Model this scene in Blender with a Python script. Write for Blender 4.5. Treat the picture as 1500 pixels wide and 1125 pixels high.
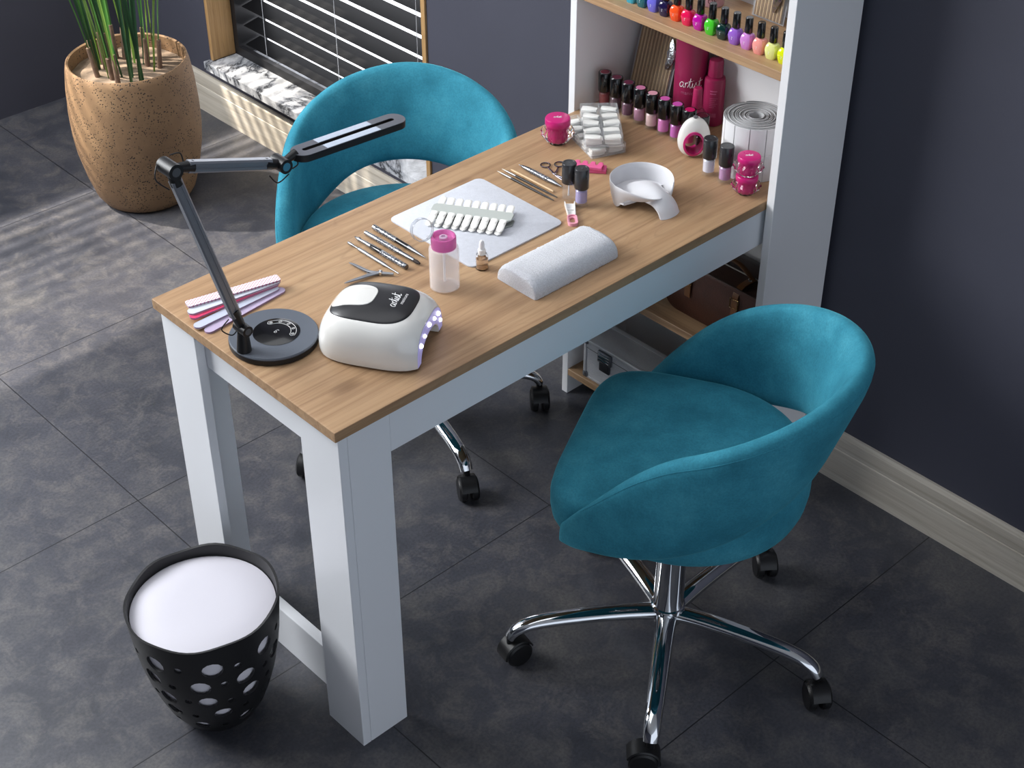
import bpy, bmesh, math, random
from mathutils import Vector, Matrix, noise
random.seed(7)
PI = math.pi
SC = bpy.context.scene
COL = SC.collection
for o in list(bpy.data.objects):
    bpy.data.objects.remove(o)

# ------------------------------------------------------------------ camera, world, sun, added area lamps, exposure
cd = bpy.data.cameras.new('camera'); cam = bpy.data.objects.new('camera', cd); COL.objects.link(cam)
cd.sensor_fit = 'HORIZONTAL'; cd.sensor_width = 36.0; cd.lens = 54.869; cd.clip_start = .05
RX = Vector((.72985, -.683607, -.000726)); RY = Vector((-.409604, -.436461, -.801078)); RZ = Vector((.547305, .584964, -.598559))
M = Matrix.Identity(4)
for i in range(3):
    M[i][0] = RX[i]; M[i][1] = -RY[i]; M[i][2] = -RZ[i]
M[0][3], M[1][3], M[2][3] = -1.09732, -1.57759, 2.26751
cam.matrix_world = M
SC.camera = cam

w = bpy.data.worlds.new('room_ambient'); SC.world = w; w.use_nodes = True
w.node_tree.nodes['Background'].inputs[0].default_value = (.80, .88, 1.0, 1)
w.node_tree.nodes['Background'].inputs[1].default_value = .95

def lamp(name, kind, loc, direction, energy, color, **kw):
    l = bpy.data.lights.new(name, kind); l.energy = energy; l.color = color
    for k, v in kw.items(): setattr(l, k, v)
    o = bpy.data.objects.new(name, l); COL.objects.link(o); o.location = loc
    o.rotation_euler = Vector(direction).to_track_quat('-Z', 'Y').to_euler()
    return o
lamp('sun', 'SUN', (-1, 4, 5), (.38, -.49, -.775), 10.5, (1.0, .92, .80), angle=.022)
lamp('soft_key_left', 'AREA', (-1.05, 2.45, 2.15), (1.55, -2.2, -1.6), 120, (.96, .98, 1.0), shape='RECTANGLE', size=1.7, size_y=1.5)  # area lamp added inside the room for the soft light from the left
lamp('overhead_fill', 'AREA', (.2, .6, 2.66), (.0, -.05, -1), 22, (.95, .97, 1.0), shape='RECTANGLE', size=2.4, size_y=2.4)  # added fill lamp below the closed ceiling, which has no opening

SC.view_settings.view_transform = 'Standard'
SC.view_settings.look = 'None'
SC.view_settings.exposure = 0.34
SC.view_settings.gamma = 1.0
SC.view_settings.use_curve_mapping = False

# ------------------------------------------------------------------ materials
def lin(h):
    h = h.lstrip('#'); v = [int(h[i:i+2], 16)/255 for i in (0, 2, 4)]
    return tuple((c/12.92 if c <= .04045 else ((c+.055)/1.055)**2.4) for c in v) + (1,)
class N:
    def __init__(s, name):
        s.m = bpy.data.materials.new(name); s.m.use_nodes = True
        s.t = s.m.node_tree; s.b = s.t.nodes['Principled BSDF']
    def n(s, typ, **kw):
        x = s.t.nodes.new(typ)
        for k, v in kw.items(): setattr(x, k, v)
        return x
    def l(s, a, b): s.t.links.new(a, b)
    def noise(s, vec, scale, detail=4, rough=.6, dist=0):
        x = s.n('ShaderNodeTexNoise'); x.inputs['Scale'].default_value = scale; x.inputs['Detail'].default_value = detail
        x.inputs['Roughness'].default_value = rough; x.inputs['Distortion'].default_value = dist
        if vec is not None: s.l(vec, x.inputs['Vector'])
        return x.outputs['Fac']
    def ramp(s, fac, stops):
        x = s.n('ShaderNodeValToRGB'); e = x.color_ramp.elements
        while len(e) < len(stops): e.new(.5)
        for k, (p, c) in zip(e, stops): k.position = p; k.color = c
        s.l(fac, x.inputs[0]); return x.outputs[0]
    def math(s, op, a, b=None):
        x = s.n('ShaderNodeMath', operation=op)
        for i, v in enumerate((a, b)):
            if v is None: continue
            if isinstance(v, (int, float)): x.inputs[i].default_value = v
            else: s.l(v, x.inputs[i])
        return x.outputs[0]
    def mix(s, fac, a, b, mode='MIX'):
        x = s.n('ShaderNodeMix', data_type='RGBA', blend_type=mode)
        for i, v in ((0, fac), (6, a), (7, b)):
            if isinstance(v, (int, float)): x.inputs[i].default_value = v
            elif isinstance(v, tuple): x.inputs[i].default_value = v
            else: s.l(v, x.inputs[i])
        return x.outputs[2]
    def bump(s, h, strength, dist=.002):
        x = s.n('ShaderNodeBump'); x.inputs['Strength'].default_value = strength; x.inputs['Distance'].default_value = dist
        s.l(h, x.inputs['Height']); s.l(x.outputs[0], s.b.inputs['Normal'])
    def coord(s, scale=(1, 1, 1), geo=False, rot=(0, 0, 0)):
        if geo: o = s.n('ShaderNodeNewGeometry').outputs['Position']
        else: o = s.n('ShaderNodeTexCoord').outputs['Object']
        m = s.n('ShaderNodeMapping'); m.inputs['Scale'].default_value = scale; m.inputs['Rotation'].default_value = rot
        s.l(o, m.inputs[0]); return m.outputs[0]
MATS = {}
def mat(name, col, rough=.5, metal=0, spec=.5, trans=0, ior=1.45, alpha=1, coat=0, sheen=0, emit=0, vary=0, vscale=40, bump=0, bscale=200, sss=0):
    if name in MATS: return MATS[name]
    k = N(name); b = k.b; c = lin(col) if isinstance(col, str) else col
    b.inputs['Base Color'].default_value = c; b.inputs['Roughness'].default_value = rough; b.inputs['Metallic'].default_value = metal
    b.inputs['Specular IOR Level'].default_value = spec; b.inputs['Transmission Weight'].default_value = trans; b.inputs['IOR'].default_value = ior
    b.inputs['Alpha'].default_value = alpha; b.inputs['Coat Weight'].default_value = coat; b.inputs['Sheen Weight'].default_value = sheen
    if emit:
        b.inputs['Emission Color'].default_value = c; b.inputs['Emission Strength'].default_value = emit
    v = k.coord()
    f = k.noise(v, vscale, 4)
    if vary:
        d = tuple(x*(1-vary) for x in c[:3])+(1,); u = tuple(min(1, x*(1+vary)) for x in c[:3])+(1,)
        k.l(k.ramp(f, [(.3, d), (.7, u)]), b.inputs['Base Color'])
    else:
        r = k.n('ShaderNodeMapRange'); r.inputs['To Min'].default_value = max(0, rough*.92); r.inputs['To Max'].default_value = min(1, rough*1.08)
        k.l(f, r.inputs['Value']); k.l(r.outputs[0], b.inputs['Roughness'])
    if bump: k.bump(k.noise(v, bscale, 3), bump)
    MATS[name] = k.m; return k.m
def wood(name, dark, mid, light, axis=0, rough=.42, fine=1.0):
    k = N(name)
    sc = [46*fine]*3; sc[axis] = 1.3
    v = k.coord(tuple(sc)); g = k.noise(v, 1.0, 9, .62, .8)
    sc2 = [150*fine]*3; sc2[axis] = 5
    g2 = k.noise(k.coord(tuple(sc2)), 1.0, 4, .6)
    sc3 = [9.0]*3; sc3[axis] = .9
    v3 = k.coord(tuple(sc3)); r = k.noise(v3, 1.0, 2, .5, 1.2)
    rings = k.math('ABSOLUTE', k.math('SINE', k.math('MULTIPLY', r, 46.0)))
    base = k.ramp(g, [(.22, lin(dark)), (.46, lin(mid)), (.74, lin(light))])
    base = k.mix(k.math('MULTIPLY', k.math('SUBTRACT', 1.0, k.ramp(rings, [(.0, (0, 0, 0, 1)), (.30, (1, 1, 1, 1))])), .26), base, lin(dark))
    base = k.mix(k.math('MULTIPLY', k.ramp(g2, [(.50, (0, 0, 0, 1)), (.72, (1, 1, 1, 1))]), .42), base, lin(dark))
    # knots
    sk = [6.5]*3; sk[axis] = 3.0
    vo = k.n('ShaderNodeTexVoronoi'); vo.inputs['Scale'].default_value = 1.0; k.l(k.coord(tuple(sk)), vo.inputs['Vector'])
    base = k.mix(k.ramp(vo.outputs['Distance'], [(.02, (.85, .85, .85, 1)), (.13, (0, 0, 0, 1))]), base, lin('5a3b24'))
    k.l(base, k.b.inputs['Base Color']); k.b.inputs['Roughness'].default_value = rough; k.b.inputs['Specular IOR Level'].default_value = .35
    k.bump(g2, .12, .0008)
    return k.m
OAK = wood('oak_laminate_along_x', '80634a', 'a98867', 'ba9b78', 0)
OAKY = wood('oak_laminate_along_y', '80634a', 'a98867', 'ba9b78', 1)
OAKZ = wood('oak_upright_lining', '80603f', 'a98558', 'bd9a6e', 2)
BASEW = wood('pale_limed_wood', '9a9184', 'b9b1a4', 'cbc5ba', 1, .5)
LACQ = mat('white_lacquer', 'e6e8ec', .32, spec=.5)
SHELFW = mat('white_melamine', 'e4e4e6', .45)
def teal_velvet():
    k = N('teal_velvet'); v = k.coord()
    a = k.noise(v, 9, 5, .65); f = k.noise(v, 260, 3)
    c = k.ramp(a, [(.32, lin('2c7489')), (.52, lin('398aa0')), (.70, lin('489bb0'))])
    c = k.mix(k.math('MULTIPLY', k.ramp(f, [(.35, (0, 0, 0, 1)), (.7, (1, 1, 1, 1))]), .35), c, lin('24616f'))
    k.l(c, k.b.inputs['Base Color']); k.b.inputs['Roughness'].default_value = .85; k.b.inputs['Specular IOR Level'].default_value = .15
    k.b.inputs['Sheen Weight'].default_value = .55; k.b.inputs['Sheen Roughness'].default_value = .35; k.b.inputs['Sheen Tint'].default_value = lin('6fd0e0')
    k.bump(f, .35, .0012); return k.m
TEAL = teal_velvet()
def slate_floor():
    k = N('slate_tile_floor'); p = k.coord(geo=True)
    n1 = k.noise(p, 3.2, 8, .65, .4); n2 = k.noise(p, 15, 9, .74, .5); n3 = k.noise(p, 160, 3, .6)
    c = k.ramp(n1, [(.32, lin('36383f')), (.50, lin('45464d')), (.68, lin('585758'))])
    c = k.mix(k.math('MULTIPLY', k.ramp(n2, [(.47, (0, 0, 0, 1)), (.80, (1, 1, 1, 1))]), .50), c, lin('837d76'))
    c = k.mix(k.math('MULTIPLY', k.ramp(n3, [(.40, (0, 0, 0, 1)), (.68, (1, 1, 1, 1))]), .42), c, lin('2a2a30'))
    s = k.n('ShaderNodeSeparateXYZ'); k.l(p, s.inputs[0])
    def line(ch, off, pitch):
        t = k.math('FRACT', k.math('ADD', k.math('DIVIDE', k.math('SUBTRACT', ch, off), pitch), 40.5))
        return k.math('LESS_THAN', k.math('ABSOLUTE', k.math('SUBTRACT', t, .5)), .0013/pitch)
    g = k.math('MAXIMUM', line(s.outputs[0], .732, .652), line(s.outputs[1], .2575, .632))
    c = k.mix(g, c, lin('1d1d22'))
    k.l(c, k.b.inputs['Base Color'])
    k.l(k.ramp(n2, [(.3, (.30, .30, .30, 1)), (.8, (.50, .50, .50, 1))]), k.b.inputs['Roughness'])
    k.b.inputs['Specular IOR Level'].default_value = .45
    k.bump(k.math('SUBTRACT', n2, k.math('MULTIPLY', g, 2.0)), .18, .002)
    return k.m
FLOOR = slate_floor()
WALL = mat('slate_blue_paint', '42434f', .6, vary=.04, vscale=6)
CHROME = mat('polished_chrome', 'd8dadd', .06, 1)
STEEL = mat('brushed_steel', '8f9196', .30, 1)
BLACKP = mat('black_plastic', '141416', .42)
BLACKG = mat('black_gloss', '0c0c0e', .16, coat=.3)
GREYM = mat('anthracite_metal', '565c66', .42)
WHITEP = mat('white_plastic', 'e9e8e6', .28, coat=.2)
CREAMG = mat('pearl_white_gloss', 'e4e3df', .12, coat=.6)
GLASS = mat('clear_glass', 'ffffff', .03, trans=1, ior=1.3)
CLEARP = mat('clear_plastic', 'eef0f2', .10, alpha=.20, coat=.2)
CLEARG = mat('thin_clear_shell', 'c9ccd0', .06, alpha=.05, spec=.25)
MAG = mat('magenta_plastic', 'c31f72', .28, coat=.2)
RASP = mat('raspberry_plastic', '96234f', .36)
WHITEINK = mat('white_print', 'f4f4f4', .5)

# ------------------------------------------------------------------ object helpers
def tag(o, label, cat, group=None, kind=None):
    if label: o['label'] = label
    if cat: o['category'] = cat
    if group: o['group'] = group
    if kind: o['kind'] = kind
    return o
def thing(name, label, cat, loc=(0, 0, 0), rotz=0, group=None, rot=None):
    o = bpy.data.objects.new(name, None); COL.objects.link(o); o.empty_display_size = .02
    o.location = loc; o.rotation_euler = rot if rot else (0, 0, rotz)
    return tag(o, label, cat, group)
def obj(name, bm, m, parent=None, loc=None, rot=None, smooth=True, ang=.62, label=None):
    bmesh.ops.recalc_face_normals(bm, faces=bm.faces)
    for f in bm.faces: f.smooth = smooth
    if smooth:
        for e in bm.edges:
            if len(e.link_faces) == 2 and e.calc_face_angle(0) > ang: e.smooth = False
    me = bpy.data.meshes.new(name); bm.to_mesh(me); bm.free()
    if isinstance(m, (list, tuple)):
        for x in m: me.materials.append(x)
    else: me.materials.append(m)
    o = bpy.data.objects.new(name, me); COL.objects.link(o)
    if parent: o.parent = parent
    if loc: o.location = loc
    if rot: o.rotation_euler = rot
    if label: o['label'] = label
    return o
def struct(name, bm, m, parent=None, **kw):
    o = obj(name, bm, m, parent, **kw)
    if not parent: o['kind'] = 'structure'
    return o
def copy_tree(o, parent=None):
    c = o.copy(); COL.objects.link(c); c.parent = parent
    for ch in o.children: copy_tree(ch, c)
    return c
def B(): return bmesh.new()
def box(bm, x0, x1, y0, y1, z0, z1, bev=0, seg=2, mi=0):
    r = bmesh.ops.create_cube(bm, size=1); vs = r['verts']
    for v in vs:
        v.co = Vector((x0+(x1-x0)*(v.co.x+.5), y0+(y1-y0)*(v.co.y+.5), z0+(z1-z0)*(v.co.z+.5)))
    fs = {f for v in vs for f in v.link_faces}
    for f in fs: f.material_index = mi
    if bev:
        es = list({e for v in vs for e in v.link_edges})
        bmesh.ops.bevel(bm, geom=es, offset=bev, segments=seg, affect='EDGES', profile=.5)
    return bm
def loft(bm, rings, closed=True, cap0=True, cap1=True, mi=0):
    R = [[bm.verts.new(p) for p in r] for r in rings]
    n = len(R[0])
    for a, b in zip(R, R[1:]):
        for i in range(n if closed else n-1):
            j = (i+1) % n
            f = bm.faces.new((a[i], a[j], b[j], b[i])); f.material_index = mi
    if closed and cap0: bm.faces.new(R[0][::-1]).material_index = mi
    if closed and cap1: bm.faces.new(R[-1]).material_index = mi
    return R
def lathe(bm, prof, seg=28, c=(0, 0, 0), sx=1, sy=1, cap0=True, cap1=True, mi=0):
    rings = []
    for r, z in prof:
        r = max(r, 1e-5)
        rings.append([(c[0]+sx*r*math.cos(2*PI*i/seg), c[1]+sy*r*math.sin(2*PI*i/seg), c[2]+z) for i in range(seg)])
    loft(bm, rings, True, cap0, cap1, mi); return bm
def cyl(bm, p0, p1, r0, r1=None, seg=18, mi=0):
    return tube(bm, [p0, p1], [r0, r0 if r1 is None else r1], seg, mi=mi)
def tube(bm, pts, rad, seg=10, flat=1.0, closed=False, mi=0, up=None):
    P = [Vector(p) for p in pts]; n = len(P)
    if isinstance(rad, (int, float)): rad = [rad]*n
    T = []
    for i in range(n):
        a = P[i-1] if (i > 0 or closed) else P[i]; b = P[(i+1) % n] if (i < n-1 or closed) else P[i]
        T.append((b-a).normalized())
    u = Vector(up) if up else (Vector((0, 0, 1)) if abs(T[0].z) < .9 else Vector((1, 0, 0)))
    rings = []
    for i in range(n):
        t = T[i]; u = (u-t*u.dot(t)).normalized(); s = t.cross(u)
        rings.append([tuple(P[i]+rad[i]*(math.cos(2*PI*k/seg)*s+flat*math.sin(2*PI*k/seg)*u)) for k in range(seg)])
    if closed: rings.append(rings[0]); loft(bm, rings, True, False, False, mi); bmesh.ops.remove_doubles(bm, verts=bm.verts, dist=1e-7)
    else: loft(bm, rings, True, True, True, mi)
    return bm
def cat(pts, sub=6, closed=False):
    P = [Vector(p) for p in pts]; n = len(P); out = []
    for i in range(n if closed else n-1):
        g = lambda k: P[k % n] if closed else P[max(0, min(n-1, k))]
        a, b, c, d = g(i-1), g(i), g(i+1), g(i+2)
        for s in range(sub):
            t = s/sub
            out.append(.5*((2*b)+(c-a)*t+(2*a-5*b+4*c-d)*t*t+(3*b-a-3*c+d)*t**3))
    if not closed: out.append(P[-1])
    return out
def prism(bm, outline, z0, z1, bev=0, seg=2, mi=0):
    a = [bm.verts.new((x, y, z0)) for x, y in outline]; b = [bm.verts.new((x, y, z1)) for x, y in outline]
    n = len(a); F = [bm.faces.new(a[::-1]), bm.faces.new(b)]
    for i in range(n): F.append(bm.faces.new((a[i], a[(i+1) % n], b[(i+1) % n], b[i])))
    for f in F: f.material_index = mi
    if bev:
        es = [e for e in bm.edges if (e.verts[0] in a and e.verts[1] in a) or (e.verts[0] in b and e.verts[1] in b)]
        bmesh.ops.bevel(bm, geom=es, offset=bev, segments=seg, affect='EDGES', profile=.5)
    return bm
def rrect(x0, x1, y0, y1, r, n=6):
    o = []
    for cx, cy, a in ((x1-r, y1-r, 0), (x0+r, y1-r, PI/2), (x0+r, y0+r, PI), (x1-r, y0+r, 1.5*PI)):
        for i in range(n+1):
            t = a+PI/2*i/n; o.append((cx+r*math.cos(t), cy+r*math.sin(t)))
    return o
def ring_prism(bm, outer, inner, z0, z1):
    n = len(outer)
    V = [[bm.verts.new((x, y, z)) for x, y in o] for z in (z0, z1) for o in (outer, inner)]
    o0, i0, o1, i1 = V
    for k in range(n):
        j = (k+1) % n
        bm.faces.new((o0[k], o0[j], o1[j], o1[k])); bm.faces.new((i0[j], i0[k], i1[k], i1[j]))
        bm.faces.new((o1[k], o1[j], i1[j], i1[k])); bm.faces.new((o0[j], o0[k], i0[k], i0[j]))
    return bm
def xf(bm, loc=(0, 0, 0), rot=(0, 0, 0), verts=None):
    from mathutils import Euler
    m = Matrix.Translation(loc) @ Euler(rot).to_matrix().to_4x4()
    bmesh.ops.transform(bm, matrix=m, verts=verts or bm.verts); return bm
def boolean(a, b, op='DIFFERENCE'):
    obs = []
    for x in (a, b):
        bmesh.ops.recalc_face_normals(x, faces=x.faces)
        me = bpy.data.meshes.new('temp'); x.to_mesh(me); x.free(); o = bpy.data.objects.new('temp', me); COL.objects.link(o); obs.append(o)
    md = obs[0].modifiers.new('cut', 'BOOLEAN'); md.operation = op; md.object = obs[1]; md.solver = 'EXACT'
    dg = bpy.context.evaluated_depsgraph_get(); dg.update()
    me = bpy.data.meshes.new_from_object(obs[0].evaluated_get(dg))
    r = B(); r.from_mesh(me)
    for o in obs: bpy.data.objects.remove(o)
    bpy.data.meshes.remove(me); return r
def text_bm(s, size, ext=.0002, align='CENTER'):
    c = bpy.data.curves.new('lettering', 'FONT'); c.body = s; c.size = size; c.extrude = ext; c.align_x = align; c.align_y = 'CENTER'
    c.resolution_u = 3
    o = bpy.data.objects.new('lettering', c); COL.objects.link(o)
    dg = bpy.context.evaluated_depsgraph_get(); dg.update()
    me = bpy.data.meshes.new_from_object(o.evaluated_get(dg)); r = B(); r.from_mesh(me)
    bpy.data.objects.remove(o); bpy.data.curves.remove(c); bpy.data.meshes.remove(me); return r
SCRIPT = [[(.75, .95), (.35, 1), (.02, .55), (.1, .08), (.45, .05), (.75, .6), (.82, .98), (.75, .3), (.86, .02), (1.0, .12)],
          [(1.20, 1.0), (1.22, .5), (1.20, .0)], [(1.22, .5), (1.33, .86), (1.52, 1.02), (1.70, .92)],
          [(1.66, .10), (1.92, .7), (2.14, 1.5), (2.20, 1.95), (2.1, 1.2), (2.06, .4), (2.18, .02), (2.42, .2), (2.62, .98), (2.58, .25), (2.70, .02), (2.92, .25), (3.28, 1.12), (3.25, .85), (3.50, .4), (3.38, .04), (3.10, .10)],
          [(3.40, .04), (3.72, .30), (3.98, 1.2), (4.12, 2.0), (4.02, 1.2), (3.98, .4), (4.12, .02), (4.5, .3)],
          [(1.78, 1.25), (2.5, 1.38)], [(3.7, 1.28), (4.6, 1.48)], [(2.70, 1.45), (2.76, 1.55)]]
def script(size, r, fn):
    bm = B()
    for st in SCRIPT:
        p = cat([(x-2.3, y-.8, 0) for x, y in st], 5)
        tube(bm, [fn(q.x*size, q.y*size) for q in p], r, 5)
    return bm
def script_text(word, size, fn):
    bm = text_bm(word, size, .0001)
    for v in bm.verts: v.co = Vector(fn(v.co.x, v.co.y)) + Vector((0, 0, v.co.z*.2))
    return bm

# ------------------------------------------------------------------ the room
WX = 1.268                                   # face of the back wall
struct('floor', box(B(), -4.0, 1.268, -3.6, 2.75, -.06, 0), FLOOR, smooth=False)
WY0, WY1, WZ0, WZ1 = 1.263, 2.299, .167, 1.75
bm = B()
box(bm, WX, 1.47, -3.6, WY0, 0, 2.7); box(bm, WX, 1.47, WY1, 2.75, 0, 2.7)
box(bm, WX, 1.47, WY0, WY1, 0, WZ0); box(bm, WX, 1.47, WY0, WY1, WZ1, 2.7)
struct('wall_back', bm, WALL, smooth=False)
bm = B()                                     # side wall with the sunny window opening
LX0, LX1, LZ0, LZ1 = -1.20, .90, .84, 2.25
box(bm, -4.0, LX0, 2.75, 2.87, 0, 2.7); box(bm, LX1, 1.47, 2.75, 2.87, 0, 2.7)
box(bm, LX0, LX1, 2.75, 2.87, 0, LZ0); box(bm, LX0, LX1, 2.75, 2.87, LZ1, 2.7)
struct('wall_left', bm, WALL, smooth=False)
struct('wall_front', box(B(), -4.12, -4.0, -3.6, 2.87, 0, 2.7), WALL, smooth=False)
struct('ceiling', box(B(), -4.12, 1.47, -3.6, 2.87, 2.7, 2.78), mat('white_ceiling', 'e8e8e8', .8), smooth=False)
bm = B()
def skirting(bm, y0, y1):
    prof = [(1.268, 0), (1.2545, 0), (1.2545, .086), (1.2565, .0885), (1.2555, .091), (1.2565, .122), (1.262, .132), (1.268, .132)]
    loft(bm, [[(x, y, z) for x, z in prof] for y in (y0, y1)])
skirting(bm, -3.6, 2.75)
struct('baseboard_back', bm, BASEW, smooth=False)
# window with marble sill
win = thing('window_1', None, None, (1.268, 1.781, .195)); win['kind'] = 'structure'
def L(x, y, z): return (x-1.268, y-1.781, z-.195)
def wbox(bm, x0, x1, y0, y1, z0, z1, bev=0): return box(bm, x0-1.268, x1-1.268, y0-1.781, y1-1.781, z0-.195, z1-.195, bev)
bm = B(); wbox(bm, 1.262, 1.345, 2.284, 2.2985, .195, WZ1, .0015); wbox(bm, 1.262, 1.345, WY0+.0005, 1.280, .195, WZ1, .0015)
obj('frame_lining', bm, OAKZ, win, smooth=False)
k = N('veined_marble'); v = k.coord(); n1 = k.noise(v, 1.7, 9, .62, 1.1); n2 = k.noise(v, 9, 8, .7, .6)
c = k.ramp(n1, [(.30, lin('a9acb2')), (.45, lin('d0d2d6')), (.487, lin('8a8d94')), (.50, lin('1c1d21')), (.513, lin('9da0a6')), (.56, lin('d6d8dc')), (.75, lin('b4b7bd'))])
c = k.mix(k.math('MULTIPLY', k.ramp(n2, [(.40, (1, 1, 1, 1)), (.55, (0, 0, 0, 1))]), .45), c, lin('55585f'))
k.l(c, k.b.inputs['Base Color']); k.b.inputs['Roughness'].default_value = .18
MARBLE = k.m
bm = B(); wbox(bm, 1.238, 1.455, 1.2805, 2.2835, .1672, .195, .002); wbox(bm, 1.238, 1.268-.0005, 2.284, 2.303, .1672, .195, .002)
obj('window_sill', bm, MARBLE, win, smooth=False, label='grey and black veined marble sill')
bm = B(); wbox(bm, 1.345, 1.47, 2.262, 2.284, .195, WZ1); wbox(bm, 1.345, 1.47, 1.280, 1.296, .195, WZ1); wbox(bm, 1.345, 1.362, 1.296, 2.262, .195, .222); wbox(bm, 1.345, 1.47, 1.296, 2.262, WZ1-.04, WZ1-.001)
obj('dark_frame', bm, mat('black_window_frame', '1b1b1e', .45), win, smooth=False)
bm = B(); wbox(bm, 1.452, 1.458, 1.296, 2.262, .195, WZ1-.04)
obj('outdoor_glow_sheet', bm, mat('glowing_outdoor_white', 'f6f8ff', .5, emit=1.7), win, smooth=False)  # glowing sheet added in place of the bright outdoors behind the slats
bl = thing('venetian_blind', 'wide black slatted blind hanging in the oak framed window', 'blind', (1.395, 1.779, .21))
SLAT = mat('black_blind_slat', '0e0e10', .5, spec=.2, vary=.15, vscale=5)
for i in range(24):
    z = .2314+i*.0618; bm = B()
    box(bm, -.0285, .0285, -.478, .478, -.0012, .0012, .0006, 1)
    xf(bm, rot=(0, -math.radians(11), 0))
    obj('slat', bm, SLAT, bl, loc=(0, 0, z-.21), smooth=False)
for y in (-.36, .0, .36):
    obj('lift_cord', tube(B(), [(-.033, y, .0), (-.033, y, 1.45)], .0009, 6), mat('pale_cord', 'b9bcc2', .6), bl)
# sunny side window: frame and open blind that stripes the sunlight
w2 = thing('window_2', None, None, (-.15, 2.75, LZ0)); w2['kind'] = 'structure'
bm = B(); box(bm, -1.05, -1.02, .0, .12, 0, LZ1-LZ0); box(bm, 1.02, 1.05, .0, .12, 0, LZ1-LZ0); box(bm, -1.02, 1.02, 0, .12, 0, .03); box(bm, -1.02, 1.02, 0, .12, LZ1-LZ0-.03, LZ1-LZ0)
obj('frame_lining', bm, OAKZ, w2, smooth=False)
bm = B()
for i in range(16):
    z = .06+i*.088
    q = B(); box(q, -1.015, 1.015, -.0225, .0225, -.001, .001); xf(q, (0, .06, z), (math.radians(36), 0, 0)); me = bpy.data.meshes.new('t'); q.to_mesh(me); q.free(); bm.from_mesh(me); bpy.data.meshes.remove(me)
obj('blind_slats', bm, SLAT, w2, smooth=False)

# ------------------------------------------------------------------ manicure table
TW = .5216
tb = thing('manicure_table', 'long white manicure table with an oak laminate top', 'table', (0, 0, 0))
obj('tabletop', box(B(), 0, 1.2535, 0, .5205, .7301, .75, .0012, 2), OAK, tb, smooth=False, label='oak laminate top')
def leg_bm(far):
    bm = B(); f = (lambda y0, y1: (TW-y1, TW-y0)) if far else (lambda y0, y1: (y0, y1))
    y0, y1 = f(.0077, .1112); box(bm, .0099, .0280, y0, y1, 0, .73, .0008, 1)
    y0, y1 = f(.0077, .0262); box(bm, .0286, .1146, y0, y1, 0, .73, .0008, 1)
    return bm
for far in (0, 1): obj('leg', leg_bm(far), LACQ, tb, smooth=False)
obj('apron', box(B(), .0290, .046, .027, .4945, .645, .73, .0006, 1), LACQ, tb, smooth=False)
obj('apron', box(B(), .1152, 1.246, .0085, .026, .645, .73, .0006, 1), LACQ, tb, smooth=False)
obj('apron', box(B(), .1152, 1.246, .4956, .5131, .692, .73, .0006, 1), LACQ, tb, smooth=False)
obj('stretcher', box(B(), .053, .0745, .027, .4945, 0, .105, .0008, 1), LACQ, tb, smooth=False)

# ------------------------------------------------------------------ shelf unit
sh = thing('shelf_unit', 'tall white shelf unit with oak shelves at the end of the table', 'shelf', (1.0475, .2588, 0))
def sbox(x0, x1, y0, y1, z0, z1, b=.0008): return box(B(), x0-1.0475, x1-1.0475, y0-.2588, y1-.2588, z0, z1, b, 1)
obj('side_panel', sbox(1.0475, 1.2535, -.0214, -.0032, 0, 1.85), SHELFW, sh, smooth=False)
obj('side_panel', sbox(1.0475, 1.2535, .5209, .5390, 0, 1.85), SHELFW, sh, smooth=False)
obj('back_panel', sbox(1.2475, 1.2530, -.003, .5207, .0735, .7295, 0), SHELFW, sh, smooth=False)
bmb = sbox(1.2475, 1.2530, -.003, .5207, .7505, 1.85, 0)
obj('back_panel', bmb, SHELFW, sh, smooth=False)
for z0, z1 in ((.055, .073), (.339, .357), (1.0025, 1.0205), (1.40, 1.418), (1.832, 1.85)):
    obj('shelf_board', sbox(1.0480, 1.247, -.003, .5207, z0, z1), OAKY, sh, smooth=False, label='oak shelf board')

# ------------------------------------------------------------------ swivel chairs
def ip(a, T):
    for (x0, y0), (x1, y1) in zip(T, T[1:]):
        if a <= x1:
            t = (a-x0)/(x1-x0); return y0+(y1-y0)*t
    return T[-1][1]
ZT = [(0, .7514), (30, .7344), (60, .6933), (90, .6346), (112, .5298), (133, .404)]
ZB = [(0, .5621), (30, .5471), (60, .4887), (90, .4429), (112, .4183), (133, .391)]
RT = [(0, .289), (30, .274), (60, .2582), (90, .2340), (112, .254), (133, .2575)]
RB = [(0, .2229), (30, .2353), (60, .2365), (90, .2404), (112, .2440), (133, .263)]
def chair_shell():
    bm = B(); rings = []; n = 84; m = 22
    def cl(ph):
        a = abs(ph); t = math.radians(ph)
        return [Vector((r*math.sin(t), -r*math.cos(t), z)) for r, z in ((ip(a, RT), ip(a, ZT)), (ip(a, RB), ip(a, ZB)))]
    # smoothed profile
    for i in range(n+1):
        ph = -133+266*i/n
        top = Vector(); bot = Vector(); ws = 0
        for d in range(-12, 13, 3):
            q = max(-133, min(133, ph+d)); a, b = cl(q); top += a; bot += b; ws += 1
        top /= ws; bot /= ws
        mid = (top+bot)/2; h = (top-bot); H = h.length/2; up = h.normalized()
        tg = Vector((math.cos(math.radians(ph)), math.sin(math.radians(ph)), 0)); nr = tg.cross(up).normalized()
        th = .0215*min(1, .45+H/.06)
        if i in (0, n): th *= .5; H *= .8
        ring = []
        for k in range(m):
            t = 2*PI*k/m; c, s = math.cos(t), math.sin(t)
            x = th*math.copysign(abs(c)**.75, c); y = (H+th*.4)*math.copysign(abs(s)**.42, s)
            ring.append(tuple(mid+nr*x+up*y))
        rings.append(ring)
    loft(bm, rings)
    return bm, [Vector(q[3])+Vector((0, 0, .0)) for q in rings[5:-5]]
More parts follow.
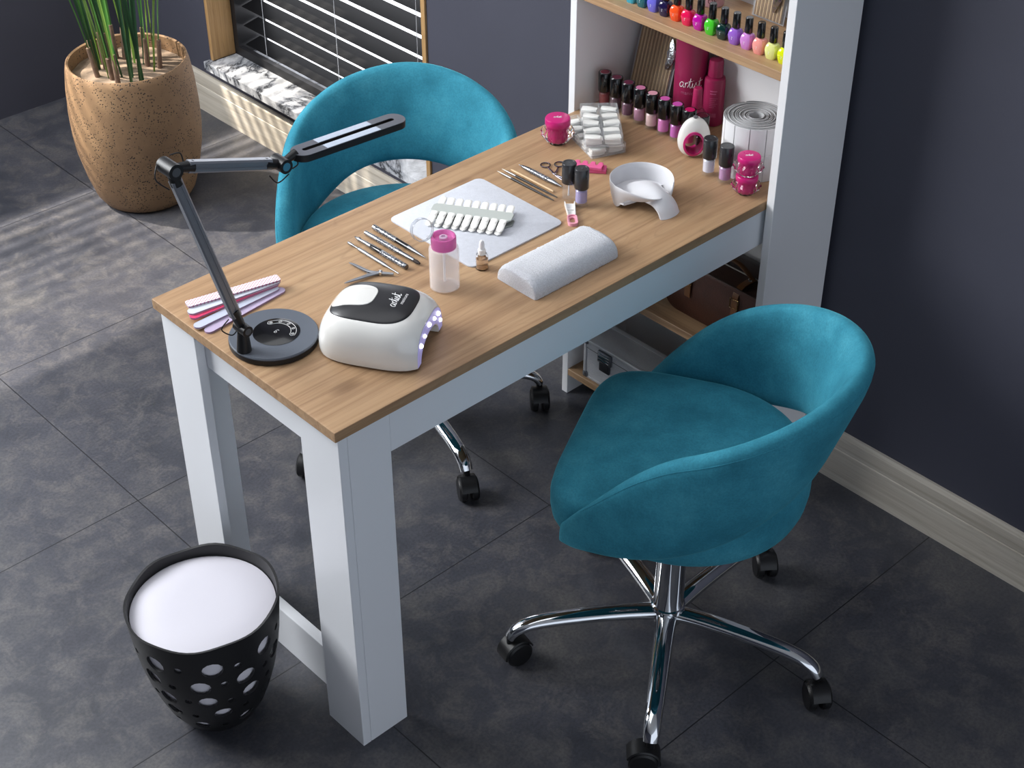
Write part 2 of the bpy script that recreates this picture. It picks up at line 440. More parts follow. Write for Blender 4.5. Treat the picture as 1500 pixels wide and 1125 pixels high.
def seat_bm():
    bm = B(); n = 72
    def outline(k):
        t = 2*PI*k/n; c, s = math.cos(t), math.sin(t)
        if s > 0:
            e = 2/5.5; x = .2215*math.copysign(abs(c)**e, c); y = .190*abs(s)**(2/5.0)+.030*abs(s)
        else: x, y = .2215*c, .222*s
        return x, y
    rings = []
    for sc, z in ((.55, .386), (.80, .388), (.90, .394), (.955, .405), (.985, .422), (1.0, .444), (1.0, .468), (.985, .483), (.955, .493), (.90, .499), (.75, .505), (.5, .509), (.22, .5105)):
        rings.append([(outline(k)[0]*sc, outline(k)[1]*sc, z) for k in range(n)])
    loft(bm, rings); return bm
def chair_leg():
    bm = B()
    P = cat([(.014, 0, .098), (.08, 0, .105), (.16, 0, .107), (.23, 0, .105), (.272, 0, .099), (.298, 0, .086), (.309, 0, .070)], 5)
    R = [.0205-.0060*i/(len(P)-1) for i in range(len(P))]
    tube(bm, P, R, 18, flat=.70, up=(0, 0, 1)); return bm
def caster_bm():
    bm = B()
    cyl(bm, (0, 0, .046), (0, 0, .072), .0075, seg=14)
    ox, az = -.012, 0
    for s in (-1, 1):
        prof = [(.008, -.009), (.024, -.009), (.0275, -.006), (.0275, .005), (.024, .0085), (.010, .0095), (.0001, .0095)]
        q = B(); lathe(q, prof, 26); xf(q, (ox, s*.0135, .0275), (-s*PI/2, 0, 0)); me = bpy.data.meshes.new('t'); q.to_mesh(me); q.free(); bm.from_mesh(me); bpy.data.meshes.remove(me)
    rings = []                                  # curved hood over the wheels
    for i in range(13):
        t = math.radians(-5+165*i/12); r0, r1 = .0295, .0325
        c, s = math.cos(t), math.sin(t)
        rings.append([(ox+r*c, y, .0275+r*s) for r, y in ((r0, -.019), (r1, -.017), (r1, .017), (r0, .019))])
    loft(bm, rings)
    box(bm, ox-.006, ox+.014, -.004, .004, .022, .057)
    return bm
def add_chair(label, hub, base_ang, fwd, twist, dz=0, off=(0, 0), sturn=0):
    t = thing('swivel_chair', label, 'chair', (hub[0], hub[1], 0), group='teal swivel chairs at the table')
    rz = fwd-PI/2
    obj('seat', seat_bm(), TEAL, t, rot=(0, 0, rz+sturn), loc=(off[0], off[1], dz), ang=1.2)
    sb_, line = chair_shell(); bk = obj('backrest', sb_, TEAL, t, rot=(0, 0, rz), loc=(off[0], off[1], dz), ang=1.4)
    obj('seam', tube(B(), line, .0006, 6), TEAL, bk)
    bm = B(); lathe(bm, [(.0305, .080), (.0320, .086), (.0320, .114), (.0330, .1145), (.0330, .1185), (.0300, .1205), (.0290, .13), (.0280, .372+dz), (.07, .380+dz), (.07, .3875+dz)], 32)
    obj('gas_column', bm, CHROME, t)
    for i in range(5):
        a = base_ang+i*2*PI/5
        l = obj('base_leg', chair_leg(), CHROME, t, rot=(0, 0, a))
        obj('caster', caster_bm(), BLACKP, l, loc=(.309, 0, 0), rot=(0, 0, twist[i]))
    return t
add_chair('teal velvet swivel chair in front of the table, nearest the camera', (.6055, -.2000), math.radians(1), 2.0097, (.9, 2.6, .4, 1.7, 2.2), 0, (.0175, -.0052), .05)
add_chair('teal velvet swivel chair behind the table, near the window', (.709, .705), math.radians(38), -2.398, (1.1, 2.0, .6, 2.9, 1.5), .0237, (-.0064, -.0078))

# ------------------------------------------------------------------ waste bin
def bin_r(z):
    return ip(z, [(0, .060), (.012, .074), (.05, .094), (.11, .1145), (.19, .130), (.30, .1395)])
bn = thing('waste_bin', 'black perforated waste bin with a white lid beside the table leg', 'bin', (-.129, .272, 0))
seg = 64; rings = []
def rimz(t): return .289+.0025*math.cos(7*t+.6)+.004*math.sin(t+2.2)
zs = [0, .006, .02, .05, .09, .13, .17, .21, .25, .275, 1]
for z in zs: rings.append([((bin_r(z if z < 1 else rimz(t)))*math.cos(t), (bin_r(z if z < 1 else rimz(t)))*math.sin(t), z if z < 1 else rimz(t)) for t in [2*PI*i/seg for i in range(seg)]])
for z in zs[::-1]:
    rings.append([((bin_r(z if z < 1 else rimz(t))-.0045)*math.cos(t), (bin_r(z if z < 1 else rimz(t))-.0045)*math.sin(t), max(z, .005) if z < 1 else rimz(t)-.0005) for t in [2*PI*i/seg for i in range(seg)]])
a = B(); loft(a, rings)
cut = B()
rows = [(.232, 9, .0), (.186, 9, .5), (.140, 9, .0), (.096, 8, .5), (.054, 7, .1)]
def hole(t, z, rx, rz_, lean):
    r = bin_r(z); n = 14; R0, R1 = r-.02, r+.02; rr = []
    for R in (R0, R1):
        ring = []
        for k in range(n):
            p = 2*PI*k/n; e = 1+.22*math.cos(p-.9)
            x, y = rx*e*math.cos(p), rz_*e*math.sin(p)
            x, y = x*math.cos(lean)-y*math.sin(lean), x*math.sin(lean)+y*math.cos(lean)
            sl = .35 if z < .1 else .15
            ring.append((R*math.cos(t)-x*math.sin(t), R*math.sin(t)+x*math.cos(t), z+y-(R-r)*sl))
        rr.append(ring)
    loft(cut, rr)
for z, n_, off in rows:
    s = .72+.28*min(1, z/.2)
    for i in range(n_):
        t = 2*PI*(i+off)/n_+.15*math.sin(7*i+z*90); hole(t, z, .0190*s, .0185*s, .5*math.sin(i*2.1+z*40))
        hole(t+PI/n_, z+.006*math.sin(i*3.0),  .0075*s, .0072*s, 0)
obj('bin_shell', boolean(a, cut), mat('black_bin_plastic', '1b1b1d', .42), bn, ang=.5)
bm = B(); lathe(bm, [(bin_r(z)-.0075, max(z, .008)) for z in (.008, .02, .05, .09, .15, .21, .255)], 48)
obj('inner_bucket', bm, mat('pale_bucket', 'e6e3ea', .5), bn)
bm = B(); lathe(bm, [(.122, .2575), (.1295, .258), (.1315, .262), (.1305, .266), (.124, .268), (.06, .268), (.0, .268)], 56)
obj('lid', bm, mat('white_lid', 'cbc9d2', .5), bn)

# ------------------------------------------------------------------ potted plant
pp = thing('potted_plant', 'grassy plant with slim stems in a big speckled brown pot by the window', 'plant', (.84, 2.04, 0))
k = N('speckled_brown_concrete'); v = k.coord(); n1 = k.noise(v, 5, 6, .6); vo = k.n('ShaderNodeTexVoronoi'); vo.inputs['Scale'].default_value = 150; k.l(v, vo.inputs['Vector'])
c = k.ramp(n1, [(.3, lin('6d533c')), (.55, lin('836649')), (.75, lin('967857'))])
pit = k.math('MULTIPLY', k.ramp(vo.outputs['Distance'], [(.22, (1, 1, 1, 1)), (.34, (0, 0, 0, 1))]), k.ramp(k.noise(v, 26, 3), [(.40, (0, 0, 0, 1)), (.52, (1, 1, 1, 1))]))
c = k.mix(pit, c, lin('1e1712')); k.l(c, k.b.inputs['Base Color']); k.b.inputs['Roughness'].default_value = .75; k.bump(k.math('MULTIPLY', pit, -1), .4, .003)
POT = k.m
bm = B(); lathe(bm, [(.0, 0), (.112, 0), (.128, .008), (.142, .03), (.160, .09), (.174, .16), (.180, .22), (.180, .28), (.176, .35), (.169, .405), (.165, .422), (.162, .425), (.157, .422), (.156, .40), (.156, .375), (0, .375)], 64)
obj('pot', bm, POT, pp)
bm = B(); rings = []
for i in range(9):
    r = .1555*(8-i)/8+1e-4; rings.append([(r*math.cos(2*PI*j/40), r*math.sin(2*PI*j/40), .378+.008*noise.noise((r*20*math.cos(2*PI*j/40), r*20*math.sin(2*PI*j/40), 3))+.006) for j in range(40)])
loft(bm, rings, True, False, True)
obj('soil', bm, mat('dry_grey_soil', '7d6c5c', .95, vary=.35, vscale=30, bump=.5, bscale=90), pp)
rnd = random.Random(5)
GREENS = [mat('leaf_green', '3f6b2c', .45, vary=.25, vscale=8), mat('leaf_dark_green', '24482a', .45, vary=.25, vscale=8), mat('leaf_yellow_green', '6b8a3a', .45, vary=.25, vscale=8)]
STEMM = mat('brown_stem', '6b5648', .8, vary=.3, vscale=50)
for i in range(34):
    a = rnd.uniform(0, 2*PI); r = .095*math.sqrt(rnd.random()); x, y = r*math.cos(a)-.008, r*math.sin(a)
    lean = Vector((x*.9+rnd.uniform(-.06, .06), y*.9+rnd.uniform(-.06, .06), 0)); hgt = rnd.uniform(.75, 1.15); pts = []
    for s in range(12):
        t = s/11; pts.append(Vector((x, y, .378))+Vector((0, 0, hgt*t))+lean*(t*1.1+t*t*1.6))
    if i % 3 == 0:
        st = obj('stem', tube(B(), pts[:2], [.0075, .006], 10), STEMM, pp)
    w0 = rnd.uniform(.005, .0085); rings = []
    ax = Vector((math.cos(a+1.2), math.sin(a+1.2), 0))
    for s, p in enumerate(pts):
        t = s/11; ww = w0*(.55+.9*t)*(1-t**5)+.0004; nn = Vector((-ax.y, ax.x, 0))
        rings.append([tuple(p-ax*ww), tuple(p+nn*ww*.35), tuple(p+ax*ww), tuple(p+nn*(ww*.35+.0009))])
    bm = B(); loft(bm, rings)
    obj('leaf', bm, GREENS[i % 3], pp)

# ------------------------------------------------------------------ things on the table
TZ = .75
# --- articulated LED desk lamp
dl = thing('desk_lamp', 'grey articulated desk lamp with a slotted head and round black base', 'lamp', (.082, .270, TZ))
bm = B(); lathe(bm, [(0, 0), (.073, 0), (.076, .002), (.076, .0105), (0, .0105)], 64)
obj('base_rim', bm, BLACKP, dl)
bm = B(); lathe(bm, [(0, .0105), (.0755, .0105), (.0757, .0125), (.0742, .0145), (0, .0145)], 64)
obj('base', bm, GREYM, dl)
bm = B(); lathe(bm, [(0, .0145), (.0395, .0145), (.0400, .0150), (.0390, .0153), (0, .0153)], 48, c=(.006, 0, 0))
pan = obj('touch_panel', bm, BLACKG, dl)
bm = B()                                      # printed arc of symbols
def arcpt(a, r): return (.006+r*math.cos(a), r*math.sin(a), .01545)
a0, a1 = math.radians(-62), math.radians(78)
arc = [arcpt(a0+(a1-a0)*i/20, .0335) for i in range(21)]+[arcpt(a1+.12, .029)]+[arcpt(a1-(a1-a0)*i/20, .0245) for i in range(21)]+[arcpt(a0-.12, .029)]
tube(bm, arc, .00035, 4, closed=True)
for j in range(5):
    a = a0+.1+(a1-a0-.2)*j/4; c = arcpt(a, .029)
    tube(bm, [(c[0]+.0026*math.cos(t*PI/5), c[1]+.0026*math.sin(t*PI/5), c[2]) for t in range(10)], .0003, 4, closed=True)
    if j not in (0, 4): tube(bm, [(c[0]-.003, c[1]-.001, c[2]), (c[0]+.003, c[1]+.001, c[2])], .0004, 4)
    else: tube(bm, [(c[0]+.001*math.cos(t*PI/3), c[1]+.001*math.sin(t*PI/3), c[2]) for t in range(6)], .0003, 4, closed=True)
tube(bm, [(.004+.0022*math.cos(t*PI/5), .0022*math.sin(t*PI/5), .01545) for t in range(10)], .0004, 4, closed=True)
tube(bm, [(.006, .003, .01545), (.011, .002, .01545), (.011, -.001, .01545)], .0004, 4)
obj('printed_symbols', bm, WHITEINK, pan)
def LP(x, z, y=.2632): return Vector((x-.082, y-.270, z-TZ))
bm = B(); tube(bm, [LP(.0175, .7645), LP(.0185, .787), LP(.019, .800)], [.0125, .0105, .0092], 22)
obj('post', bm, BLACKP, dl)
def joint(p, r, y0, y1, nm, capm, extra=None):
    bm = B(); cyl(bm, p+Vector((0, y1, 0)), p+Vector((0, y0, 0)), r, seg=28); bmesh.ops.bevel(bm, geom=[e for e in bm.edges if len(e.link_faces) == 2 and e.calc_face_angle(0) > 1], offset=.0008, segments=2, affect='EDGES')
    if extra: extra(bm)
    j = obj(nm, bm, BLACKP, dl)
    bm = B(); cyl(bm, p+Vector((0, y0, 0)), p+Vector((0, y0-.0006, 0)), r*.58, seg=24); obj('joint_cap', bm, capm, j)
j0, j1, j2 = LP(.0192, .8085), LP(-.0695, 1.138), LP(.127, 1.072)
A0, A1 = LP(.0094, .838), LP(-.0640, 1.117); B0, B1 = LP(-.040, 1.1305), LP(.105, 1.0805)
GC = mat('grey_cap', '4a4d52', .4)
joint(j0, .0098, -.016, .014, 'joint', GC, lambda b: tube(b, [j0+(A0-j0)*.15, A0+(A1-A0)*.045], [.0075, .0098], 14))
joint(j1, .0125, -.017, .019, 'joint', GC, lambda b: (tube(b, [j1+(A1-j1)*.3, A1-(A1-A0)*.03], [.0085, .0100], 14), tube(b, [j1+(B0-j1)*.3, B0+(B1-B0)*.06], [.007, .0098], 14)))
HL, HR = LP(.150, 1.0815), LP(.376, 1.0690)
joint(j2, .0120, -.014, .017, 'joint', mat('blue_cap', '3f7f9a', .3), lambda b: (tube(b, [j2, B1-(B1-B0)*.06], [.0075, .0098], 14), tube(b, [j2, HL+(HR-HL)*.03], [.006, .0075], 14)))
def arm(p, q, wd, dp):
    d = q-p; n = Vector((d.z, 0, -d.x)).normalized(); y = Vector((0, 1, 0)); ol = [(-1, -.7), (-.7, -1), (-.25, -1), (-.2, -.86), (.2, -.86), (.25, -1), (.7, -1), (1, -.7), (1, .7), (.7, 1), (-.7, 1), (-1, .7)]
    bm = B(); loft(bm, [[tuple(c+n*a*wd+y*b*dp) for a, b in ol] for c in (p, q)]); return bm
ARMM = mat('grey_aluminium', '82868e', .30, .45)
obj('lower_arm', arm(A0, A1, .0092, .0075), ARMM, dl, ang=.4); obj('upper_arm', arm(B0, B1, .0092, .0075), ARMM, dl, ang=.4)
for pts in ([j1+Vector((.012, .016, .012)), j1+Vector((.028, .014, .010)), B0+Vector((0, .010, .004))], [j1+Vector((-.013, .014, .006)), j1+Vector((-.022, .008, -.014)), j1+Vector((-.004, .004, -.036))], [j2+Vector((-.030, -.008, -.006)), j2+Vector((-.018, -.012, -.022)), j2+Vector((.006, -.010, -.016))], [j2+Vector((.012, -.012, -.008)), j2+Vector((.026, -.008, -.006)), j2+Vector((.024, 0, .006))], [A0+Vector((-.010, .006, -.006)), A0+Vector((-.022, .012, -.024)), j0+Vector((-.016, .010, -.012)), j0+Vector((-.004, .012, -.010))]):
    obj('cable_loop', tube(B(), cat(pts, 8), .0011, 8), BLACKP, dl)
# head: slotted stadium
hd = (HR-HL).length; hang = -math.atan2(HR.z-HL.z, HR.x-HL.x); hw = .0205
def stad(x0, x1, r, n=12):
    return [(x1-r+r*math.cos(-PI/2+PI*i/n), r*math.sin(-PI/2+PI*i/n)) for i in range(n+1)]+[(x0+r+r*math.cos(PI/2+PI*i/n), r*math.sin(PI/2+PI*i/n)) for i in range(n+1)]
hrot = (0, hang, 0)
bm = B(); ring_prism(bm, stad(0, hd, hw), stad(.020, hd-.020, .0042), -.0115, -.0002)
hobj = obj('lamp_head', bm, BLACKP, dl, loc=HL, rot=hrot)
bm = B(); ring_prism(bm, stad(.0003, hd-.0003, hw-.0003), stad(.0195, hd-.0195, .0045), -.0002, .0006)
obj('top_plate', bm, mat('grey_head_plate', '5d6068', .34, .2), hobj)
for s in (-1, 1):
    bm = B(); box(bm, .055, hd-.062, min(s*.0052, s*.0195), max(s*.0052, s*.0195), .0006, .0010)
    obj('light_cover', bm, mat('pale_light_cover', 'b9c3d2', .22), hobj, smooth=False)

# --- rounded curing lamp
UA, UB, UH = .100, .083, .088
uv = thing('nail_curing_lamp', 'pearl white domed nail curing lamp with black top panel', 'nail lamp', (.213, .142, TZ), math.atan2(-.855, .52))
def usurf(a, b):                                # height of the shell at (a, b)
    q = (abs(a/UA)**3.4+abs(b/UB)**3.4)**(1/3.4); q = min(q, 1)
    return .004+(UH-.004)*(1-q**3.4)**(1/2.5)
def uring(q, n=80):
    o = []
    for i in range(n):
        t = 2*PI*i/n; c, s = math.cos(t), math.sin(t); r = (abs(c)**3.4+abs(s)**3.4)**(-1/3.4)
        o.append((UA*r*c*q, UB*r*s*q))
    return o
bm = B(); rings = [[(x*.985, y*.985, .004) for x, y in uring(1)], [(x, y, .012) for x, y in uring(1)]]
for i in range(1, 27):
    q = math.cos(i/26*PI/2)**.42
    z = .012+(UH-.012)*(1-q**3.4)**(1/2.4); rings.append([(x, y, z) for x, y in uring(max(q, .01))])
loft(bm, rings)
cutb = B(); pf = [(math.cos(t)*.068, .048*abs(math.sin(t))**.75 if math.sin(t) > 0 else -.02) for t in [PI*i/24 for i in range(25)]]+[(-.068, -.02), (.068, -.02)]
loft(cutb, [[(.018, y*.92, z*.95) for y, z in pf], [(.16, y, z) for y, z in pf]])
box(cutb, .0842, .2, -.2, .2, -.05, .2)
pf2 = [(math.cos(t)*.049, .038*abs(math.sin(t))**.8 if math.sin(t) > 0 else 0) for t in [PI*i/24 for i in range(25)]]
cut2 = B(); loft(cut2, [[(.018, y*.92, z*.95-.0002) for y, z in pf2+[(-.049, -.02), (.049, -.02)]], [(.16, y, z-.0002) for y, z in pf2+[(-.049, -.02), (.049, -.02)]]])
cut1 = B(); box(cut1, .0842, .2, -.2, .2, -.05, .2); cutb.free()
ub = obj('housing', boolean(boolean(bm, cut1), cut2), CREAMG, uv, ang=.5)
bm = B(); n_ = 40; o_ = []; hb = UB*(1-(.0842/UA)**3.4)**(1/3.4)
for i in range(n_+1):
    y = .985*hb*math.cos(PI*i/n_); o_.append((y, max(.006, usurf(.0842, y)-.0015)))
o_[0] = (o_[0][0], .006); o_[-1] = (o_[-1][0], .006)
i_ = [(.0495*math.cos(PI*i/n_), max(.006, .0385*abs(math.sin(PI*i/n_))**.8)) for i in range(n_+1)]
loft(bm, [[(.0843, y, z) for y, z in o_], [(.0851, y, z) for y, z in o_], [(.0851, y, z) for y, z in i_], [(.022, y*.9, max(z*.94, .006)) for y, z in i_]], closed=False)
uin = obj('inner_tunnel', bm, mat('lavender_tunnel', 'a9a3d8', .4, emit=.25), uv)
LED = mat('lit_led', 'f2f0ff', .3, emit=5)
for i, t in enumerate((.30, .75, 1.15, 1.65, 2.1, 2.55)):
    bm = B(); bmesh.ops.create_uvsphere(bm, u_segments=12, v_segments=8, radius=.0042 if i % 2 else .0034)
    f = .58 if i % 2 else .42; oy, oz = hb*math.cos(t), usurf(.0842, hb*.96*math.cos(t)); iy, iz = .0495*math.cos(t), .0385*math.sin(t)**.8
    obj('led', bm, LED, uin, loc=(.0855, iy+(oy-iy)*f, iz+(oz-iz)*f))
bm = B(); rings = [[(x*.975, y*.975, 0) for x, y in uring(1)], [(x*.985, y*.985, .0042) for x, y in uring(1)]]
loft(bm, rings); cb = B(); box(cb, .015, .0845, -.0485, .0485, -.02, .02); box(cb, .0843, .2, -.2, .2, -.02, .02); obj('foot_plate', boolean(bm, cb), BLACKP, uv)
def patch(fn, off, thick=.0012, nr=16):
    """closed skin following the shell, outline fn(t) -> (a, b)"""
    bm = B(); n = 64; rings = []
    ol = [fn(2*PI*i/n) for i in range(n)]; cx = sum(p[0] for p in ol)/n; cy = sum(p[1] for p in ol)/n
    rings.append([(x, y, usurf(x, y)-.002) for x, y in ol])
    for i in range(nr+1):
        s = 1-i/nr if i < nr else .004
        if i == 0: rings.append([(cx+(x-cx)*s, cy+(y-cy)*s, usurf(cx+(x-cx)*s, cy+(y-cy)*s)+off*.6) for x, y in ol]); s = .985
        rings.append([(cx+(x-cx)*s, cy+(y-cy)*s, usurf(cx+(x-cx)*s, cy+(y-cy)*s)+off) for x, y in ol])
    loft(bm, rings, True, False, True); return bm
def sup(cx, cy, A, Bb, e, skew=0):
    def f(t):
        c, s = math.cos(t), math.sin(t); return (cx+A*math.copysign(abs(c)**(2/e), c), (cy+Bb*math.copysign(abs(s)**(2/e), s))*(1+skew*c))
    return f
up = obj('top_panel', patch(sup(-.010, 0, .072, .058, 3.2, .04), .0016), mat('black_panel', '232326', .34), uv, ang=1.0)
obj('white_insert', patch(sup(-.044, 0, .037, .031, 3.4, -.06), .0026), CREAMG, up, ang=1.0)
on = lambda x, y: (.026-y, x*1.0, usurf(.026-y, x)+.0019)
obj('lettering', script(.0085, .00065, lambda x, y: on(x, y)), WHITEINK, up)
obj('lettering', script_text('manicure', .0085, lambda x, y: (lambda p: (p[0]+.0135, p[1], usurf(p[0]+.0135, p[1])+.0018))(on(x+.008, y))), WHITEINK, up)

# --- nail files, fanned
def file_bm(L_, w_, r, th=.0036):
    bm = B(); prism(bm, rrect(-L_/2, L_/2, -w_/2, w_/2, r), 0, th*.22); prism(bm, rrect(-L_/2, L_/2, -w_/2, w_/2, r), th*.22, th*.78); prism(bm, rrect(-L_/2, L_/2, -w_/2, w_/2, r), th*.78, th)
    for i, f in enumerate(bm.faces): f.material_index = 1 if len(bm.faces)/3 <= i < 2*len(bm.faces)/3 else 0
    return bm
def dotted():
    k = N('white_pink_dotted'); v = k.coord((210, 210, 0), rot=(0, 0, PI/4)); vo = k.n('ShaderNodeTexVoronoi'); vo.inputs['Randomness'].default_value = 0; vo.inputs['Scale'].default_value = 1; k.l(v, vo.inputs['Vector'])
    k.l(k.ramp(vo.outputs['Distance'], [(.20, lin('b8446f')), (.27, lin('e2dae0'))]), k.b.inputs['Base Color']); k.b.inputs['Roughness'].default_value = .8; return k.m
EDGE = mat('mauve_foam_core', 'a07f9a', .8)
files = [((.098, .3755), (.187, .3905), 'lavender', 'b9aac6', 'lavender nail file at the bottom of the fanned stack', 0),
         ((.090, .3890), (.172, .3960), 'pale', 'bcc1d2', 'pale grey nail file second from the bottom of the fan', 1),
         ((.098, .4055), None, 'pink', 'e0446f', 'pink nail file in the middle of the fanned stack', 2),
         ((.100, .4090), None, 'white', 'cdd2dd', 'plain white nail file lying on the pink one', 3),
         ((.105, .4190), None, 'dot', None, 'white nail file with pink dots on top of the fan', 4)]
fang = [.10, .03, -.06, -.13, -.23]; fw = [.018, .018, .0185, .0185, .0205]
for (c, _, nm, col, lab, i) in files:
    m = dotted() if col is None else mat('file_'+nm, col, .85, bump=.4, bscale=900)
    o = obj('nail_file', file_bm(.178 if i != 4 else .172, fw[i], .0088 if i < 4 else .004), [m, EDGE], None, loc=(c[0], c[1], TZ+.0002+.0038*i), rot=(0, 0, fang[i]), smooth=False)
    tag(o, lab, 'nail file', 'fanned nail files')

# --- cuticle nippers
np_ = thing('cuticle_nipper', 'steel cuticle nipper with open handles behind the domed lamp', 'nipper', (.3365, .308, TZ+.0045))
for s, pts in ((1, [(.018, -.019, 0), (.006, -.004, 0), (-.006, .010, 0), (-.010, .030, 0), (-.012, .050, 0), (-.0145, .0615, 0)]), (-1, [(.020, -.022, 0), (.004, -.003, 0), (-.010, .004, 0), (-.030, .008, 0), (-.050, .012, 0), (-.0628, .0141, 0)])):
    bm = B(); P = cat(pts, 6); n = len(P); tube(bm, P, [.0012+.0026*math.sin(PI*min(1, .12+i/n*.95))**.6 for i in range(n)], 10, flat=.75)
    obj('handle', bm, STEEL, np_)
bm = B(); lathe(bm, [(0, -.004), (.0042, -.004), (.0045, 0), (.0042, .0035), (.002, .0042), (0, .0042)], 18, c=(.005, -.003, 0)); obj('pivot', bm, CHROME, np_)
obj('spring', tube(B(), cat([(-.004, .010, .001), (-.012, .014, .001), (-.014, .006, .001)], 6), .0007, 6), STEEL, np_)

# --- metal tools lying side by side
GLIT = None
def glitter():
    k = N('silver_glitter_barrel'); v = k.coord(); vo = k.n('ShaderNodeTexVoronoi'); vo.inputs['Scale'].default_value = 620; k.l(v, vo.inputs['Vector'])
    k.l(k.ramp(vo.outputs['Color'], [(.2, lin('1d1e22')), (.55, lin('55585f')), (.85, lin('c4c6cb'))]), k.b.inputs['Base Color']); k.b.inputs['Metallic'].default_value = .6; k.b.inputs['Roughness'].default_value = .3; return k.m
GLIT = glitter()
def ytool(name, label, x, y0, y1, secs, rr, x2=None, group='metal tools behind the pump bottle', cat_='tool'):
    """secs: list of (part, material, [(frac, radius)...]) along y from y1 (far) to y0 (near)"""
    d = Vector(((x2 if x2 else x)-x, y0-y1, 0)); L_ = d.length
    t = thing(name, label, cat_, (x, y1, TZ+rr), 0, group); d.normalize(); t.rotation_euler = (0, 0, math.atan2(d.y, d.x))
    for part, m, prof in secs:
        bm = B(); tube(bm, [(f*L_, 0, 0) for f, r in prof], [max(r, .0001) for f, r in prof], 14); obj(part, bm, m, t)
    return t
TOOLM = mat('tool_steel', '8b8d92', .24, 1)
ytool('cuticle_pusher', 'thin plain silver cuticle pusher, lowest of the four tools beside the nipper', .365, .282, .429, [('shaft', STEEL, [(.20, .0016), (.22, .0030), (.25, .0034), (.72, .0034), (.78, .0022), (.90, .0013), (1, .0010)]), ('tip', TOOLM, [(0, .0012), (.03, .0028), (.10, .0026), (.14, .0012), (.205, .0015)])], .0036)
ytool('nail_pen', 'glittery silver pen with black grip band and spear tip', .3845, .286, .434, [('handle', GLIT, [(.52, .0048), (.525, .0052), (.95, .0052)]), ('grip', BLACKG, [(.33, .0046), (.335, .0051), (.52, .0051)]), ('tip', TOOLM, [(0, .0002), (.05, .0024), (.10, .0042), (.13, .0028), (.17, .0034), (.33, .0045)]), ('end_cap', TOOLM, [(.95, .0053), (.995, .0053), (1, .0048)])], .0054, .387)
ytool('nail_brush', 'silver glitter brush with dark bristles between two other pens', .4085, .279, .431, [('handle', GLIT, [(.24, .0046), (.245, .0050), (.60, .0050)]), ('grip', TOOLM, [(0, .0038), (.02, .0041), (.24, .0048)]), ('ferrule', TOOLM, [(.60, .0052), (.64, .0052), (.645, .0042), (.88, .0036), (.90, .0032)]), ('bristles', mat('dark_bristle', '2a1f1a', .7), [(.90, .0031), (.95, .0036), (1, .0020)])], .0054, .412)
ytool('nail_pen', 'glittery pen with black middle and long pointed cap nearest the white mat', .4325, .287, .436, [('handle', GLIT, [(.045, .0052), (.05, .0053), (.45, .0053)]), ('end_cap', TOOLM, [(0, .0046), (.004, .0051), (.045, .0053)]), ('grip', BLACKG, [(.45, .0050), (.68, .0050)]), ('tip', TOOLM, [(.68, .0050), (.72, .0044), (.90, .0024), (1, .0004)])], .0055)
# brushes beyond the mat
for x, y0, y1, x2, lab in ((.749, .279, .439, .750, 'thin black detail brush, closest of the pair to the mat'), (.762, .282, .439, .7625, 'thin black detail brush lying next to the orange wood stick')):
    ytool('detail_brush', lab, x, y0, y1, [('handle', BLACKP, [(.26, .0022), (.30, .0026), (.80, .0020), (1, .0010)]), ('ferrule', STEEL, [(.07, .0012), (.10, .0019), (.26, .0023)]), ('bristles', mat('pale_bristle', 'c9c2b4', .7), [(0, .0002), (.04, .0012), (.08, .0014)])], .0028, x2, 'fine tools beyond the white mat', 'brush')
o = obj('wood_stick', tube(B(), [(0, 0, 0), (0, .006, 0), (-.0005, .116, 0), (-.0005, .121, 0)], [.0014, .0021, .0021, .0006], 10), mat('birch_stick', 'd3b78f', .6), None, loc=(.774, .304, TZ+.0023))
tag(o, 'pale birch wood stick between a black brush and the silver dotting pen', 'stick', 'fine tools beyond the white mat')
ytool('dotting_pen', 'silver glitter dotting pen with two pointed metal ends', .795, .303, .424, [('handle', GLIT, [(.27, .0046), (.275, .0051), (.70, .0051), (.705, .0046)]), ('tip', TOOLM, [(0, .0008), (.04, .0010), (.08, .0030), (.20, .0046), (.27, .0046)]), ('tip', TOOLM, [(.70, .0046), (.80, .0048), (.94, .0020), (1, .0012)])], .0053, .7955, 'fine tools beyond the white mat')

# --- scissors
sc = thing('nail_scissors', 'small dark steel nail scissors by the pink toe separator', 'scissors', (.8235, .350, TZ+.0022))
DSTEEL = mat('dark_steel', '6e6a72', .25, 1)
for s, ring_c, tip in ((1, (.013, .041), (.002, -.055)), (-1, (.036, .024), (-.003, -.056))):
    bm = B(); rc = Vector((ring_c[0], ring_c[1], 0)); rr = []
    for i in range(20):
        t = 2*PI*i/20; rr.append((rc.x+.0105*math.cos(t)*(1 if s < 0 else .9), rc.y+.0095*math.sin(t), 0))
    tube(bm, rr, .0014, 8, closed=True)
    d = (Vector((0, 0, 0))-rc).normalized(); tube(bm, cat([rc+d*.0100, rc*.35, (0, 0, 0), (tip[0], tip[1]*.5, .001*s), (tip[0], tip[1], 0)], 5), [.0014+.0009*math.sin(PI*min(1, i/16)) for i in range(20)]+[.0006], 8, flat=.6)
    obj('blade', bm, DSTEEL, sc)
bm = B(); lathe(bm, [(0, .0005), (.0026, .0005), (.0026, .0026), (0, .003)], 14); obj('pivot', bm, CHROME, sc)

